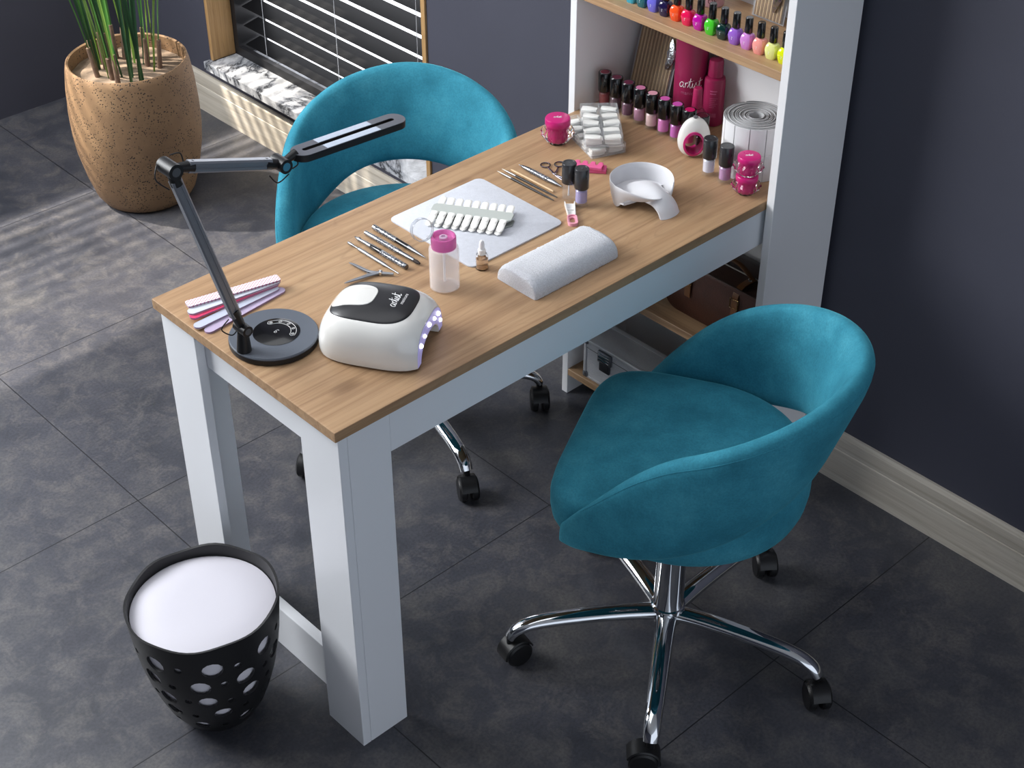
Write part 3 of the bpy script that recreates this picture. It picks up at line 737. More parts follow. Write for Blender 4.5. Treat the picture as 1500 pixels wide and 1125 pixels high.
# --- mat, nail tip display
o = obj('work_mat', prism(B(), rrect(.4738, .7065, .2065, .4435, .013, 8), TZ+.0002, TZ+.0032, .0008, 2), mat('white_felt_mat', 'cccfd7', .8, vary=.05, vscale=160, bump=.3, bscale=500), None, ang=.5)
tag(o, 'square white work mat with rounded corners in the middle of the table', 'mat')
nd = thing('nail_tip_display', 'grey nail tip display bar with two rows of white tips on the mat', 'nail display', (.5905, .3360, TZ+.0032), math.atan2(-.845, .535))
GREYB = mat('grey_bar', 'b9beb9', .4)
bm = B(); prism(bm, [(-.079, -.010), (-.070, -.0185), (.070, -.0185), (.079, -.010), (.079, .010), (.074, .0165), (-.074, .0165), (-.079, .010)], .0105, .0135, .0006, 1); obj('bar', bm, GREYB, nd, smooth=False)
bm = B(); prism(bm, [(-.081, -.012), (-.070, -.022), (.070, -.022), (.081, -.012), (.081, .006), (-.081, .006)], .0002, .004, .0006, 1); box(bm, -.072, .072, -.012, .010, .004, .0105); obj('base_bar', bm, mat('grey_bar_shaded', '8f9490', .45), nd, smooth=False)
TIP = mat('milky_nail_tip', 'f4f3ee', .25, coat=.3)
def tip_bm(L_):
    bm = B(); rings = []
    for i in range(11):
        t = i/10; wv = .0070*(1-max(0, (t-.72)/.28)**2.2)**.5 if t < 1 else .0008
        y = L_*t; zc = .0014*math.sin(PI*(.15+.7*t)); top = []
        up_ = [(wv*math.cos(PI*k/8), y, zc+.0016*math.sin(PI*k/8)*(wv/.0070)) for k in range(9)]; dn = [(wv*.86*math.cos(PI-PI*k/8), y, zc-.0006+.0013*math.sin(PI-PI*k/8)*(wv/.0070)) for k in range(9)]
        rings.append(up_+dn)
    loft(bm, rings); return bm
tipA = None
for i in range(9):
    x = -.068+.0167*i
    obj('nail_tip', tip_bm(.026), TIP, nd, loc=(x+.002, .0150, .0090), rot=(.22, 0, .0), ang=1)
    obj('nail_tip', tip_bm(.036), TIP, nd, loc=(x, -.0150, .0135), rot=(-.16, 0, PI+.0), ang=1)
    obj('nail_tip', tip_bm(.028), TIP, nd, loc=(x-.003, -.0250, .0050), rot=(-.10, 0, PI), ang=1)
    bm = B(); box(bm, -.0045, .0045, -.003, .003, 0, .0016, .0005, 1); obj('tip_clip', bm, TIP, nd, loc=(x, -.0265, .0135), smooth=False)

# --- pump bottle
pb = thing('pump_bottle', 'frosted pump bottle with pink cap and flipped open lid', 'bottle', (.4007, .1972, TZ))
bm = B(); lathe(bm, [(0, 0), (.023, 0), (.0265, .003), (.0268, .078), (.0258, .0825), (.0205, .0850), (.0195, .0850), (.0248, .0812), (.0254, .077), (.0252, .004), (.022, .0018), (0, .0018)], 44)
k = N('frosted_translucent'); k.b.inputs['Base Color'].default_value = lin('fbf7f7'); k.b.inputs['Roughness'].default_value = .45; k.b.inputs['Alpha'].default_value = .26; k.bump(k.noise(k.coord(), 300, 2), .03)
FROST = k.m
obj('body', bm, FROST, pb)
bm = B(); lathe(bm, [(.0195, .0835), (.0222, .0835), (.0226, .085), (.0224, .1035), (.0212, .1055), (.0185, .1055), (.0165, .0985), (.0, .0965)], 40)
for v in bm.verts:
    r = math.hypot(v.co.x, v.co.y)
    if r > .0205 and .084 < v.co.z < .105:
        a = math.atan2(v.co.y, v.co.x); s = 1-.010*(math.sin(a*10) > 0); v.co.x *= s; v.co.y *= s
obj('cap', bm, mat('translucent_pink', 'f08acb', .2, trans=.5, ior=1.2, coat=.3), pb)
bm = B(); lathe(bm, [(.0075, .0965), (.0075, .1035), (.006, .1045), (.0045, .1045), (.004, .101), (0, .101)], 22); obj('pump_nozzle', bm, mat('milky_pink', 'e3c3dc', .3), pb)
obj('dip_tube', tube(B(), [(0, 0, .012), (0, 0, .094)], .0023, 10), mat('white_tube', 'efeff2', .3), pb)
bm = B(); lathe(bm, [(.0205, 0), (.0208, .0085), (.0202, .0102), (.0190, .0102), (.0192, .0085), (.0196, 0), (.0205, 0)], 40, cap0=False, cap1=False); bmesh.ops.remove_doubles(bm, verts=bm.verts, dist=1e-7)
obj('flip_lid', bm, mat('smoky_clear_lid', 'a9aeb8', .1, alpha=.42, coat=.3), pb, loc=(-.028, .0265, .1180), rot=(math.radians(72), 0, math.radians(-16)))
bm = B(); lathe(bm, [(0, .0092), (.0192, .0090), (.0192, .0098), (0, .0100)], 36); obj('lid_disc', bm, CLEARG, pb, loc=(-.028, .0265, .1180), rot=(math.radians(72), 0, math.radians(-16)))
bm = B(); box(bm, -.005, .005, -.004, .004, -.0015, .0015, .0006, 1); obj('hinge', bm, CLEARP, pb, loc=(-.0185, .0155, .1030), rot=(0, 0, math.radians(-42)), smooth=False)

# --- dropper bottle
db = thing('dropper_bottle', 'tiny glass dropper bottle of amber oil with white bulb', 'bottle', (.4895, .1972, TZ))
bm = B(); lathe(bm, [(0, 0), (.0105, 0), (.0115, .0012), (.0115, .027), (.0105, .0295), (.006, .0315), (.0055, .0315), (.0095, .0285), (.0107, .0265), (.0107, .002), (0, .0018)], 30); obj('glass_body', bm, GLASS, db)
bm = B(); lathe(bm, [(0, .0024), (.0104, .0024), (.0104, .0215), (0, .0215)], 26); obj('oil', bm, mat('amber_oil', 'e8bd90', .1, trans=.8, ior=1.2), db)
bm = B(); lathe(bm, [(0, .030), (.0070, .030), (.0073, .0312), (.0073, .0400), (.0062, .0412), (0, .0412)], 22); obj('collar', bm, WHITEP, db)
bm = B(); lathe(bm, [(.0050, .0412), (.0050, .049), (.0044, .0552), (.0026, .0582), (0, .0590)], 18); obj('bulb', bm, mat('white_rubber', 'e4e4e6', .6), db)
obj('pipette', tube(B(), [(0, 0, .006), (0, 0, .030)], [.0008, .0015], 8), GLASS, db)

# --- terry hand rest
tw_ = B(); nx, ny = 170, 84; rings = []
X0, X1, Y0, Y1 = .4860, .6960, .0535, .1555
for i in range(nx+1):
    u = i/nx; e = min(1, min(u, 1-u)/.045); e = e**.5; ring = []
    hh = .036*(.82+.18*e); sh_ = 1-.06*(1-e)
    for j in range(ny):
        t = 2*PI*j/ny; c, s = math.cos(t), math.sin(t)
        y = .051*sh_*math.copysign(abs(c)**.62, c); z = hh*(abs(s)**.80) if s > 0 else -.0004
        p = Vector((X0+(X1-X0)*u, (Y0+Y1)/2+y, TZ+.0006+max(z, 0)))
        d = .0007*noise.noise(p*300)+.0011*noise.noise(p*760)
        ring.append(tuple(p+Vector((d, d, abs(d) if s > 0 else 0))))
    rings.append(ring)
loft(tw_, rings)
TERRY = mat('white_terry', 'd6d8de', .95, sheen=.3, vary=.16, vscale=520, bump=1.0, bscale=620)
o = obj('hand_rest', tw_, TERRY, None, ang=1.3); tag(o, 'white terry towelling hand rest cushion near the table edge', 'cushion')

# --- nail polish bottles with round black caps
CAPB = mat('dark_grey_cap', '2d2e31', .28, coat=.2)
CAPK = mat('black_polish_cap', '101012', .2, coat=.4)
def round_polish(label, x, y, z, col, cap, top=None, group=None, clear=False):
    t = thing('nail_polish', label, 'nail polish', (x, y, z), 0, group)
    bm = B(); lathe(bm, [(0, 0), (.0118, 0), (.0128, .001), (.0128, .036), (.0115, .0385), (.007, .039), (.0065, .039), (.0105, .037), (.0116, .035), (.0116, .006), (.0095, .0045), (0, .0045)], 30); obj('glass_body', bm, CLEARG, t)
    if not clear:
        bm = B(); lathe(bm, [(0, .0082), (.0085, .0082), (.0113, .0100), (.0113, .0335), (.0095, .036), (0, .036)], 26); obj('lacquer', bm, mat('lacquer_'+col, col, .15, coat=.4), t)
    obj('brush_stem', tube(B(), [(0, 0, .010), (0, 0, .0388)], [.0018, .0012], 8), mat('white_tube', 'efeff2', .3) if clear else CAPK, t)
    bm = B(); lathe(bm, [(0, .0392), (.0136, .0392), (.0141, .0400), (.0141, .0795), (.0132, .0808), (.0105, .0808), (.0102, .0804), (0, .0804)], 32); c = obj('cap', bm, cap, t)
    if top:
        bm = B(); lathe(bm, [(0, .0805), (.0098, .0805), (.0098, .0809), (0, .0809)], 26); obj('colour_dot', bm, mat('lacquer_'+top, top, .3), c)
        bm = B(); n_ = 40; ring_prism(bm, [(.0108*math.cos(2*PI*i/n_), .0108*math.sin(2*PI*i/n_)) for i in range(n_)], [(.0100*math.cos(2*PI*i/n_), .0100*math.sin(2*PI*i/n_)) for i in range(n_)], .0806, .0811); obj('silver_ring', bm, CHROME, c)
    else:
        bm = B(); lathe(bm, [(0, .0805), (.0012, .0805), (.0012, .0810), (0, .0810)], 10); obj('cap_dimple', bm, GREYM, c)
    return t
round_polish('clear polish bottle with dark cap beside the scissors', .776, .2645, TZ, 'clear', CAPB, clear=True)
round_polish('pale lavender polish bottle with dark cap above the nail clip', .778, .2325, TZ, 'a99fcb', CAPB)
round_polish('white polish bottle with dark cap beside the egg shaped dispenser', 1.0465, .1455, TZ, 'd9d9e6', CAPB)
round_polish('mauve pink polish bottle with dark cap beside the paper roll', 1.0465, .1035, TZ, 'b487b4', CAPB)
row = [('8d1f24', '7a2036', 'deep red'), ('4f1d2e', '5a1e33', 'dark wine'), ('5d2340', '5a1f38', 'plum'), ('b9809a', 'c878a0', 'dusty rose'), ('dcb9b6', 'dd9fb0', 'pale nude'), ('cf6fb4', 'd25fae', 'candy pink'), ('c057b4', 'c94fae', 'orchid'), ('d92a76', 'c61b62', 'hot pink'), ('3a1420', '4a1424', 'blackish red')]
for i, (c, tp, nm) in enumerate(row):
    round_polish('%s polish bottle with glossy black cap in the row below the shelf' % nm, 1.108, .4924-.034*i, TZ, c, CAPK, tp, 'glossy black capped polish row')

# --- faceted polish bottles on the upper shelf
UZ = 1.0205
def facet_polish(label, x, y, col, rz):
    t = thing('gel_polish', label, 'nail polish', (x, y, UZ), rz, 'coloured polish row on the upper shelf')
    bm = B(); rings = []
    for s, z, e in ((.0085, 0, 4), (.0092, .001, 4), (.0112, .010, 5), (.0122, .018, 5), (.0118, .024, 4), (.0098, .0285, 3), (.0062, .0305, 2.2), (.0055, .0315, 2)):
        ring = []
        for k in range(24):
            a = 2*PI*k/24; c_, s_ = math.cos(a), math.sin(a); r = (abs(c_)**e+abs(s_)**e)**(-1/e); ring.append((s*r*c_, s*r*s_, z))
        rings.append(ring)
    loft(bm, rings); b = obj('bottle_body', bm, mat('gel_'+col, col, .12, coat=.6), t, ang=.45)
    bm = B()                                     # small white scribble on the front face
    tube(bm, cat([(-.0115, -.002, .019), (-.0118, .0005, .015), (-.0117, .002, .017), (-.0113, .001, .011), (-.0112, .003, .0125)], 4), .00035, 5); obj('scribble', bm, WHITEINK, b)
    bm = B(); lathe(bm, [(0, .0318), (.0074, .0318), (.0078, .0325), (.0072, .0605), (.0066, .0615), (0, .0615)], 26); obj('cap', bm, CAPK, t)
    bm = B(); box(bm, .0085, .0120, -.0050, -.0012, .0215, .0275, .0005, 1); obj('tag', bm, WHITEP, b, smooth=False)
ucol = [('7fd0c8', 'mint'), ('5a4a9a', 'indigo'), ('1fa79b', 'teal green'), ('37aecb', 'sky blue'), ('12636e', 'petrol blue'), ('6a67cf', 'periwinkle'), ('1c1540', 'midnight purple'), ('ef5423', 'bright orange'), ('df1552', 'cherry red'), ('b8109c', 'magenta'), ('45c22c', 'bright green'), ('0c2f2b', 'black green'), ('9460c4', 'violet'), ('cb84cf', 'orchid pink'), ('ee9a92', 'salmon'), ('e3e68f', 'pale yellow'), ('dbe610', 'neon yellow')]
for i, (c, nm) in enumerate(ucol):
    if i < 2: continue
    y = .0190+.02955*(16-i)
    facet_polish('%s faceted polish bottle in the row on the upper shelf' % nm, 1.0835, y, c, .12)

# --- gem jars
def jar(label, x, y, z, s, group=None, sz=None):
    sm = Matrix.Diagonal((s, s, sz or s, 1))
    t = thing('gem_jar', label, 'jar', (x, y, z), .2, group)
    bm = B(); n_ = 14; rings = []
    for r, zz, w_ in ((.5, 0, 0), (.72, .0, .04), (.98, .010, .06), (1.28, .0215, .07), (1.24, .0265, .07), (1.0, .0360, .05), (.93, .0400, 0)):
        rings.append([(.026*r*(1+(w_ if k % 2 else -w_))*math.cos(PI*k/n_), .026*r*(1+(w_ if k % 2 else -w_))*math.sin(PI*k/n_), zz) for k in range(2*n_)])
    loft(bm, rings); bm.transform(sm); obj('faceted_glass', bm, GLASS, t, ang=.1)
    bm = B(); lathe(bm, [(0, .006), (.015, .006), (.019, .012), (.0205, .0385), (0, .0385)], 28); bm.transform(sm); obj('pink_cup', bm, MAG, t)
    bm = B(); lathe(bm, [(0, .0402), (.0255, .0402), (.0262, .0414), (.0262, .0525), (.0248, .0552), (.021, .056), (0, .0562)], 40); bm.transform(sm); l = obj('lid', bm, MAG, t)
    bm = script(.0036*s, .00040, lambda a, b: Vector((a*.72+b*.70, -a*.70+b*.72, .0566*(sz or s)))); obj('lettering', bm, WHITEINK, l, rot=(0, 0, -.2))
    return t
jar('magenta lidded faceted glass jar at the back edge of the table', .9255, .4475, TZ, 1.0)
jar('magenta lidded faceted jar at the bottom of the two jar stack', 1.047, .0495, TZ, .84, 'stacked gem jars', .71)
jar('magenta lidded faceted jar on top of the two jar stack', 1.0475, .0490, TZ+.0406, .86, 'stacked gem jars', .72)

# --- clear boxes of white nail tips
def tip_box(label, x, y, z, rz, seed):
    t = thing('nail_tip_box', label, 'box', (x, y, z), rz, 'clear nail tip boxes')
    W_, D_, H_ = .155, .078, .021
    bm = B(); ring_prism(bm, rrect(-W_/2, W_/2, -D_/2, D_/2, .004, 4), rrect(-W_/2+.0012, W_/2-.0012, -D_/2+.0012, D_/2-.0012, .003, 4), .0012, H_-.001); box(bm, -W_/2+.001, W_/2-.001, -D_/2+.001, D_/2-.001, 0, .0012); obj('tray', bm, CLEARP, t, smooth=False)
    bm = B(); prism(bm, rrect(-W_/2-.0004, W_/2+.0004, -D_/2-.0004, D_/2+.0004, .004, 4), H_-.0008, H_+.0004); obj('box_lid', bm, CLEARG, t, smooth=False)
    bm = B(); box(bm, -W_/2+.002, W_/2-.002, -.0007, .0007, .0014, H_-.001)
    for k_ in range(1, 5): box(bm, -W_/2+.155*k_/5-.0006, -W_/2+.155*k_/5+.0006, -D_/2+.002, D_/2-.002, .0014, H_-.001)
    obj('divider', bm, CLEARP, t, smooth=False)
    r_ = random.Random(seed)
    for i in range(5):
        for j in (0, 1):
            bm = B(); cx = -W_/2+W_*(i+.5)/5; cy = (-1 if j else 1)*D_/4
            for q in range(4):
                a = r_.uniform(-.35, .35) if q == 3 else 0; bb = B(); ln = .032; y0 = -ln/2+.002*r_.uniform(-1, 1); rings = []
                for s_ in range(7):
                    u = s_/6; wv = .0105*(.75+.25*math.sin(PI*u)); rings.append([(wv*math.cos(PI*k_/6), y0+ln*u, .0035*math.sin(PI*k_/6)) for k_ in range(7)]+[(-wv*.8, y0+ln*u, -.0008), (wv*.8, y0+ln*u, -.0008)])
                loft(bb, rings); xf(bb, (cx+r_.uniform(-.0015, .0015), cy, .0030+.0038*q), (0, r_.uniform(-.05, .05), a)); me = bpy.data.meshes.new('t'); bb.to_mesh(me); bb.free(); bm.from_mesh(me); bpy.data.meshes.remove(me)
            obj('nail_tips', bm, TIP, t, ang=1)
    return t
tip_box('clear box of white nail tips at the bottom, turned askew beneath another', (.985), .405, TZ, math.radians(70), 2)
tip_box('clear box of white nail tips on top of the other tip box', .9997, .3967, TZ+.0216, math.radians(48.5), 3)

# --- toe separators
def toe(label, x, y, z, rz):
    ol = [(-.027, -.012)]
    ol = [(-.027, .004), (-.027, -.008), (.027, -.008), (.027, .004)]
    pts = []
    for i in range(4):
        c0 = .0235-.0157*i
        pts += [(c0+.0042, .006), (c0+.0052, .012), (c0+.003, .0165), (c0-.003, .0165), (c0-.0052, .012), (c0-.0042, .006)]
        if i < 3: pts += [(c0-.0055, .001), (c0-.0102, .001)]
    bm = B(); prism(bm, [(-.0285, -.009), (.0285, -.009)]+[(max(-.0285, min(.0285, a)), b) for a, b in pts], 0, .0068, .0012, 2)
    o = obj('toe_separator', bm, mat('pink_foam', 'dd5f92', .75, bump=.2), None, loc=(x, y, z), rot=(0, 0, rz), ang=.5); tag(o, label, 'toe separator', 'pink toe separators')
toe('pink foam toe separator lying at the bottom of the pair', .889, .312, TZ+.0003, math.radians(-50))
toe('pink foam toe separator lying on top of its twin', .884, .318, TZ+.0074, math.radians(-57))

# --- nail clip, white with pink end
cl = thing('nail_clip', 'small white and pink plastic nail clip below the lavender polish', 'clip', (.7375, .2180, TZ), math.atan2(.068, .0567))
bm = B(); rings = []
for i in range(9):
    u = i/8; x = -.006+.046*u; hw_ = .0075+.0028*u; h_ = .0065+.002*u
    rings.append([(x, hw_, .0002), (x, hw_, h_), (x, hw_-.0016, h_), (x, hw_-.0022, .0030), (x, -hw_+.0022, .0030), (x, -hw_+.0016, h_), (x, -hw_, h_), (x, -hw_, .0002)])
loft(bm, rings); obj('white_channel', bm, WHITEP, cl, ang=.5)
bm = B(); box(bm, .014, .0155, -.007, .007, .003, .0050); obj('stop', bm, WHITEP, cl, smooth=False)
ob, ib = rrect(-.041, -.006, -.0095, .0095, .0078, 6), [(x*.55-.010, y*.52) for x, y in rrect(-.041, -.006, -.0095, .0095, .0078, 6)]
bm = B(); ring_prism(bm, ob, ib, .0002, .0042); obj('pink_end', bm, mat('pale_pink_plastic', 'e9a3b6', .3, coat=.2), cl, ang=.5)
ob2, ib2 = rrect(-.041, -.006, -.0095, .0095, .0078, 6), [(-.0235+(x+.0235)*.86, y*.80) for x, y in rrect(-.041, -.006, -.0095, .0095, .0078, 6)]
bm = B(); ring_prism(bm, ob2, ib2, .0042, .0068); obj('pink_rim', bm, mat('pale_pink_plastic', 'e9a3b6', .3), cl, ang=.5)

# --- soaking bowl with hand shaped rest
bw = thing('soaking_bowl', 'white manicure soaking bowl with a hand shaped rest arching out', 'bowl', (.8757, .1674, TZ))
BWM = mat('white_bowl_plastic', 'dcdce0', .34, coat=.15)
def ease(a, b, x):
    t = max(0, min(1, (x-a)/(b-a))); return t*t*(3-2*t)
bm = B(); rings = []; A_, Z_ = math.radians(-52), math.radians(262); n_ = 72
for i in range(n_+1):
    t = A_+(Z_-A_)*i/n_; d = math.degrees(t)
    zt = .050-.016*ease(185, 262, d)-.004*ease(-20, -52, d)
    zb = .034*ease(160, 200, d)*.80
    zb = min(zb, zt-.005); r0 = .0535+.0065*min(1, zb/.05); ring = []
    for r, z in ((.0540, zb), (.0585, zb+(zt-zb)*.35), (.0615, zb+(zt-zb)*.75), (.0620, zt-.001), (.0612, zt), (.0602, zt-.001), (.0593, zb+(zt-zb)*.72), (.0560, zb+(zt-zb)*.35), (.0515, zb+.0005)):
        ring.append((r*math.cos(t), r*math.sin(t), z))
    rings.append(ring)
loft(bm, rings)
obj('bowl_wall', bm, BWM, bw, ang=.9)
bm = B(); rings = []
for i in range(40):
    t = 2*PI*i/40
bm = B(); lathe(bm, [(0, .014), (.030, .014), (.0545, .016), (.0560, .0135), (.0540, .0115), (.030, .010), (0, .010)], 48); [setattr(v.co, 'y', max(v.co.y, -.014+.15*abs(v.co.x))) for v in bm.verts]; obj('bowl_floor', bm, BWM, bw)
# hand dome: strip from inside the bowl, over the front, down to the table
spine = cat([(-.006, .034, .018), (-.004, .022, .030), (-.001, .004, .040), (.001, -.018, .0445), (.001, -.040, .0425), (.0, -.060, .034), (-.001, -.076, .018), (-.001, -.086, .0004)], 5)
wid = cat([(.020, 0, 0), (.026, 0, 0), (.031, 0, 0), (.031, 0, 0), (.0285, 0, 0), (.0265, 0, 0), (.0255, 0, 0), (.0255, 0, 0)], 5)
bm = B(); rings = []; N_ = 17
for i, p in enumerate(spine):
    w_ = wid[i].x; u = i/(len(spine)-1); top = []; bot = []
    a = spine[max(0, i-1)]; b = spine[min(len(spine)-1, i+1)]; tg = (b-a).normalized(); nr = Vector((1, 0, 0)).cross(tg).normalized(); nr = -nr if nr.z < 0 and u < .7 else nr
    if u >= .7 and nr.y > 0: nr = -nr
    fing = max(0, 1-u*3.2)
    for k_ in range(N_):
        s_ = -1+2*k_/(N_-1); crown = -.016*abs(s_)**2.2*(1-.75*ease(.55, .9, u))-.004*u*abs(s_)**2; bump = fing*.0032*(abs(math.cos(2*PI*(s_+1)*1.0))-.4); push = fing*.007*(abs(math.sin(PI*(s_+1)*2)))
        q = p+Vector((w_*s_, push*.8, 0))+nr*(crown+bump); top.append(tuple(q)); bot.append(tuple(q-nr*.003))
    rings.append(top+bot[::-1])
for r_ in rings:
    for i, q in enumerate(r_):
        if q[2] < .0003: r_[i] = (q[0], q[1], .0003)
loft(bm, rings); obj('hand_rest_arch', bm, BWM, bw, ang=.9)

# --- paper wipe roll
pr_ = thing('paper_wipe_roll', 'two tall stacked rolls of white perforated nail wipes in the shelf corner', 'paper roll', (1.1300, .1060, TZ))
PAPER = mat('white_paper', 'dcdcde', .8, bump=.15, bscale=300)
R_ = .0615
for z0, z1 in ((.0003, .0575), (.0581, .1150)):
    bm = B(); turns = 17; pts = []
    for i in range(turns*40+1):
        f = i/(turns*40); r = .0135+(R_-.0145)*f; t = 2*PI*turns*f+1.0; jz = .0012*math.sin(turns*f*2*PI*.37)
        pts.append((r, t, jz))
    rings = [[((r+dr)*math.cos(t), (r+dr)*math.sin(t), z) for dr, z in ((0, z0), (.00125, z0), (.00125, z1+jz), (0, z1+jz))] for r, t, jz in pts]
    loft(bm, rings); o = obj('wound_paper', bm, mat('wound_paper_edges', 'b9b9bb', .85), pr_, ang=.4)
    for k_ in range(12):
        a0 = 2*PI*k_/12+.012; a1 = 2*PI*(k_+1)/12-.012; bm = B(); rings = []
        for i in range(9):
            t = a0+(a1-a0)*i/8; rings.append([((R_+dr)*math.cos(t), (R_+dr)*math.sin(t), z) for dr, z in ((.0002, z0), (.0009, z0+.0006), (.0009, z1-.0006), (.0002, z1))])
        loft(bm, rings); obj('wipe_sheet', bm, PAPER, pr_)

# --- egg shaped dispenser
eg = thing('egg_dispenser', 'white egg shaped dispenser with a magenta oval opening', 'dispenser', (1.084, .219, TZ), math.radians(-128))
bm = B(); prof = []
for i in range(25):
    t = PI*i/24; z = .0425-.0425*math.cos(t); r = .0345*math.sin(t)**.85*(1-.24*(z/.085-.35)); prof.append((max(r, .0001), z))
lathe(bm, prof, 44, sx=.62, sy=1.0)
cb = B(); tube(cb, [(-.06, -.003, .034), (.06, -.003, .034)], 1, 36)
for v in cb.verts: v.co.y = -.003+(v.co.y+.003)*.0205; v.co.z = .034+(v.co.z-.034)*.0265
obj('shell', boolean(bm, cb), CREAMG, eg, ang=.6)
bm = B(); n_ = 40
def eo(s, n_=40): return [(-.003+.0205*s*math.cos(2*PI*i/n_), .034+.0265*s*math.sin(2*PI*i/n_)) for i in range(n_)]
O_, I_ = eo(1.045), eo(.86); xs = lambda y, z: .62*.0345*max(.1, 1-(y/.034)**2-((z-.04)/.046)**2)**.5
rr = []
for ol, f in ((O_, 1), (O_, -1), (I_, -1), (I_, 1)): rr.append([(f*(xs(y, z)+.0012), y, z) for y, z in ol])
rr.append(rr[0]); loft(bm, rr, True, False, False); bmesh.ops.remove_doubles(bm, verts=bm.verts, dist=1e-7)
obj('opening_liner', bm, MAG, eg, ang=.6)
bm = B(); lathe(bm, [(0, .0835), (.0045, .0835), (.0045, .0875), (0, .088)], 16); obj('nozzle', bm, mat('grey_nozzle', '6c6c70', .4), eg)

# --- raspberry bottles
bg = thing('lotion_bottle', 'biggest raspberry bottle with white lettering behind the polish row', 'bottle', (1.2085, .343, TZ), 0, 'raspberry bottles')
bm = B(); lathe(bm, [(0, 0), (.032, 0), (.0340, .002), (.0340, .185), (.031, .198), (.020, .206), (.0, .207)], 44); b = obj('body', bm, RASP, bg)
bm = B(); lathe(bm, [(0, .2072), (.0195, .2072), (.0200, .2085), (.0195, .240), (0, .242)], 30); obj('cap', bm, RASP, bg)
def cylmap(R, a0, z0): return lambda x, y: Vector((R*math.cos(a0+x/R), R*math.sin(a0+x/R), z0+y))
fa_ = math.atan2(-1.90, -2.28)
obj('lettering', script(.0108, .00075, cylmap(.0342, fa_+.06, .088)), WHITEINK, b)
obj('lettering', script_text('manicure', .0115, cylmap(.0342, fa_+.06, .067)), mat('faint_pink_print', 'c97f9c', .5), b)
md = thing('lotion_bottle', 'middle sized raspberry bottle with ribbed cap beside the big one', 'bottle', (1.2215, .288, TZ), 0, 'raspberry bottles')
bm = B(); lathe(bm, [(0, 0), (.0205, 0), (.0222, .002), (.0222, .096), (.0205, .103), (.0165, .106), (0, .1065)], 36); b = obj('body', bm, RASP, md)
bm = B(); lathe(bm, [(0, .107), (.0158, .107), (.0160, .109), (.0150, .138), (.0138, .1425), (.009, .1437), (0, .144)], 48)
for v in bm.verts:
    a = math.atan2(v.co.y, v.co.x); s = 1-.03*max(0, math.sin(a*12)); v.co.x *= s; v.co.y *= s
obj('cap', bm, RASP, md)
PINKP = mat('pink_print', 'c2688c', .5)
bm = B()
def mark(x0, x1, z0, z1):
    n_ = 6; lo = [bm.verts.new(cylmap(.02235, fa_, z0)(x0+(x1-x0)*k_/n_, 0)) for k_ in range(n_+1)]; hi = [bm.verts.new(cylmap(.02235, fa_, z1)(x0+(x1-x0)*k_/n_, 0)) for k_ in range(n_+1)]
    for k_ in range(n_): bm.faces.new((lo[k_], lo[k_+1], hi[k_+1], hi[k_]))
for i in range(2): mark(-.009, .006-.002*i, .0795-.006*i, .0815-.006*i)
for i in range(6): mark(-.009, .008-.003*(i % 3), .064-.0040*i, .0648-.0040*i)
for i in range(7): mark(-.008+.0022*i, -.0068+.0022*i, .022, .031)
obj('fine_print', bm, PINKP, b)
smb = thing('lotion_bottle', 'smallest raspberry bottle with tapered cap in front of the others', 'bottle', (1.168, .287, TZ), 0, 'raspberry bottles')
bm = B(); lathe(bm, [(0, 0), (.0195, 0), (.0212, .002), (.0212, .034), (.0195, .042), (.0130, .0515), (.0115, .053), (0, .0535)], 34); obj('body', bm, RASP, smb)
bm = B(); lathe(bm, [(0, .054), (.0108, .054), (.0108, .056), (.0094, .094), (.0082, .097), (0, .0975)], 26); obj('cap', bm, mat('bright_raspberry', 'a82858', .32), smb)

# --- packs of wooden sticks
STK = mat('tan_stick', 'c2a67f', .7, vary=.12, vscale=60); STK2 = mat('tan_stick_dark', '8a7050', .7)
FOIL = mat('crumpled_foil', 'c9ccd2', .18, 1, bump=.8, bscale=160)
def sticks(label, loc, rot, n_, L_, wd, foil, group):
    t = thing('stick_pack', label, 'stick pack', loc, 0, group, rot)
    for i in range(n_):
        y = -wd/2+wd*(i+.5)/n_
        bm = B(); box(bm, .0022, .0058, y-wd/n_*.44, y+wd/n_*.44, .004, L_-.008-.002*(i % 3), .0006, 1); obj('stick', bm, STK if i % 2 else STK2, t, smooth=False)
    bm = B(); box(bm, -.0004, .0008, -wd/2-.006, wd/2+.006, 0, L_, .0004, 1); obj('backing_card', bm, mat('grey_card', '9c9ea2', .6), t, smooth=False)
    bm = B(); box(bm, .0066, .0070, -wd/2-.005, wd/2+.005, .001, L_-.002); obj('clear_sleeve', bm, CLEARG, t, smooth=False)
    if foil:
        bm = B(); rings = []
        for i in range(14):
            u = i/13; r = .002+.011*math.sin(PI*u)**.8*(1-.3*u); c = Vector((.010, foil[0]+.006*math.sin(u*3), foil[1]+foil[2]*u))
            rings.append([tuple(c+Vector((.4*r*math.sin(a), r*math.cos(a), 0))*(1+.35*noise.noise((a*2, u*6, 1.3)))) for a in [2*PI*k_/14 for k_ in range(14)]])
        loft(bm, rings); obj('foil_tie', bm, FOIL, t, ang=.25)
    return t
sticks('pack of tan wooden sticks leaning behind the polish row beside the big bottle', (1.190, .4455, TZ+.001), (0, -math.radians(14), PI), 22, .205, .100, (.040, .085, .065), 'packs of wooden sticks')
sticks('pack of tan wooden sticks standing on the upper shelf behind the pastel polishes', (1.208, .1600, UZ+.001), (0, -math.radians(8), PI), 16, .19, .066, (.016, .022, .10), 'packs of wooden sticks')
o = obj('clear_sachet', box(B(), 0, .0015, -.016, .016, 0, .030, .0004, 1), mat('smoky_sachet', '4c4a48', .2, alpha=.9), None, loc=(1.150, .393, TZ+.0005), rot=(0, -.3, PI), smooth=False)
tag(o, 'small dark sachet standing in front of the leaning stick pack', 'sachet')
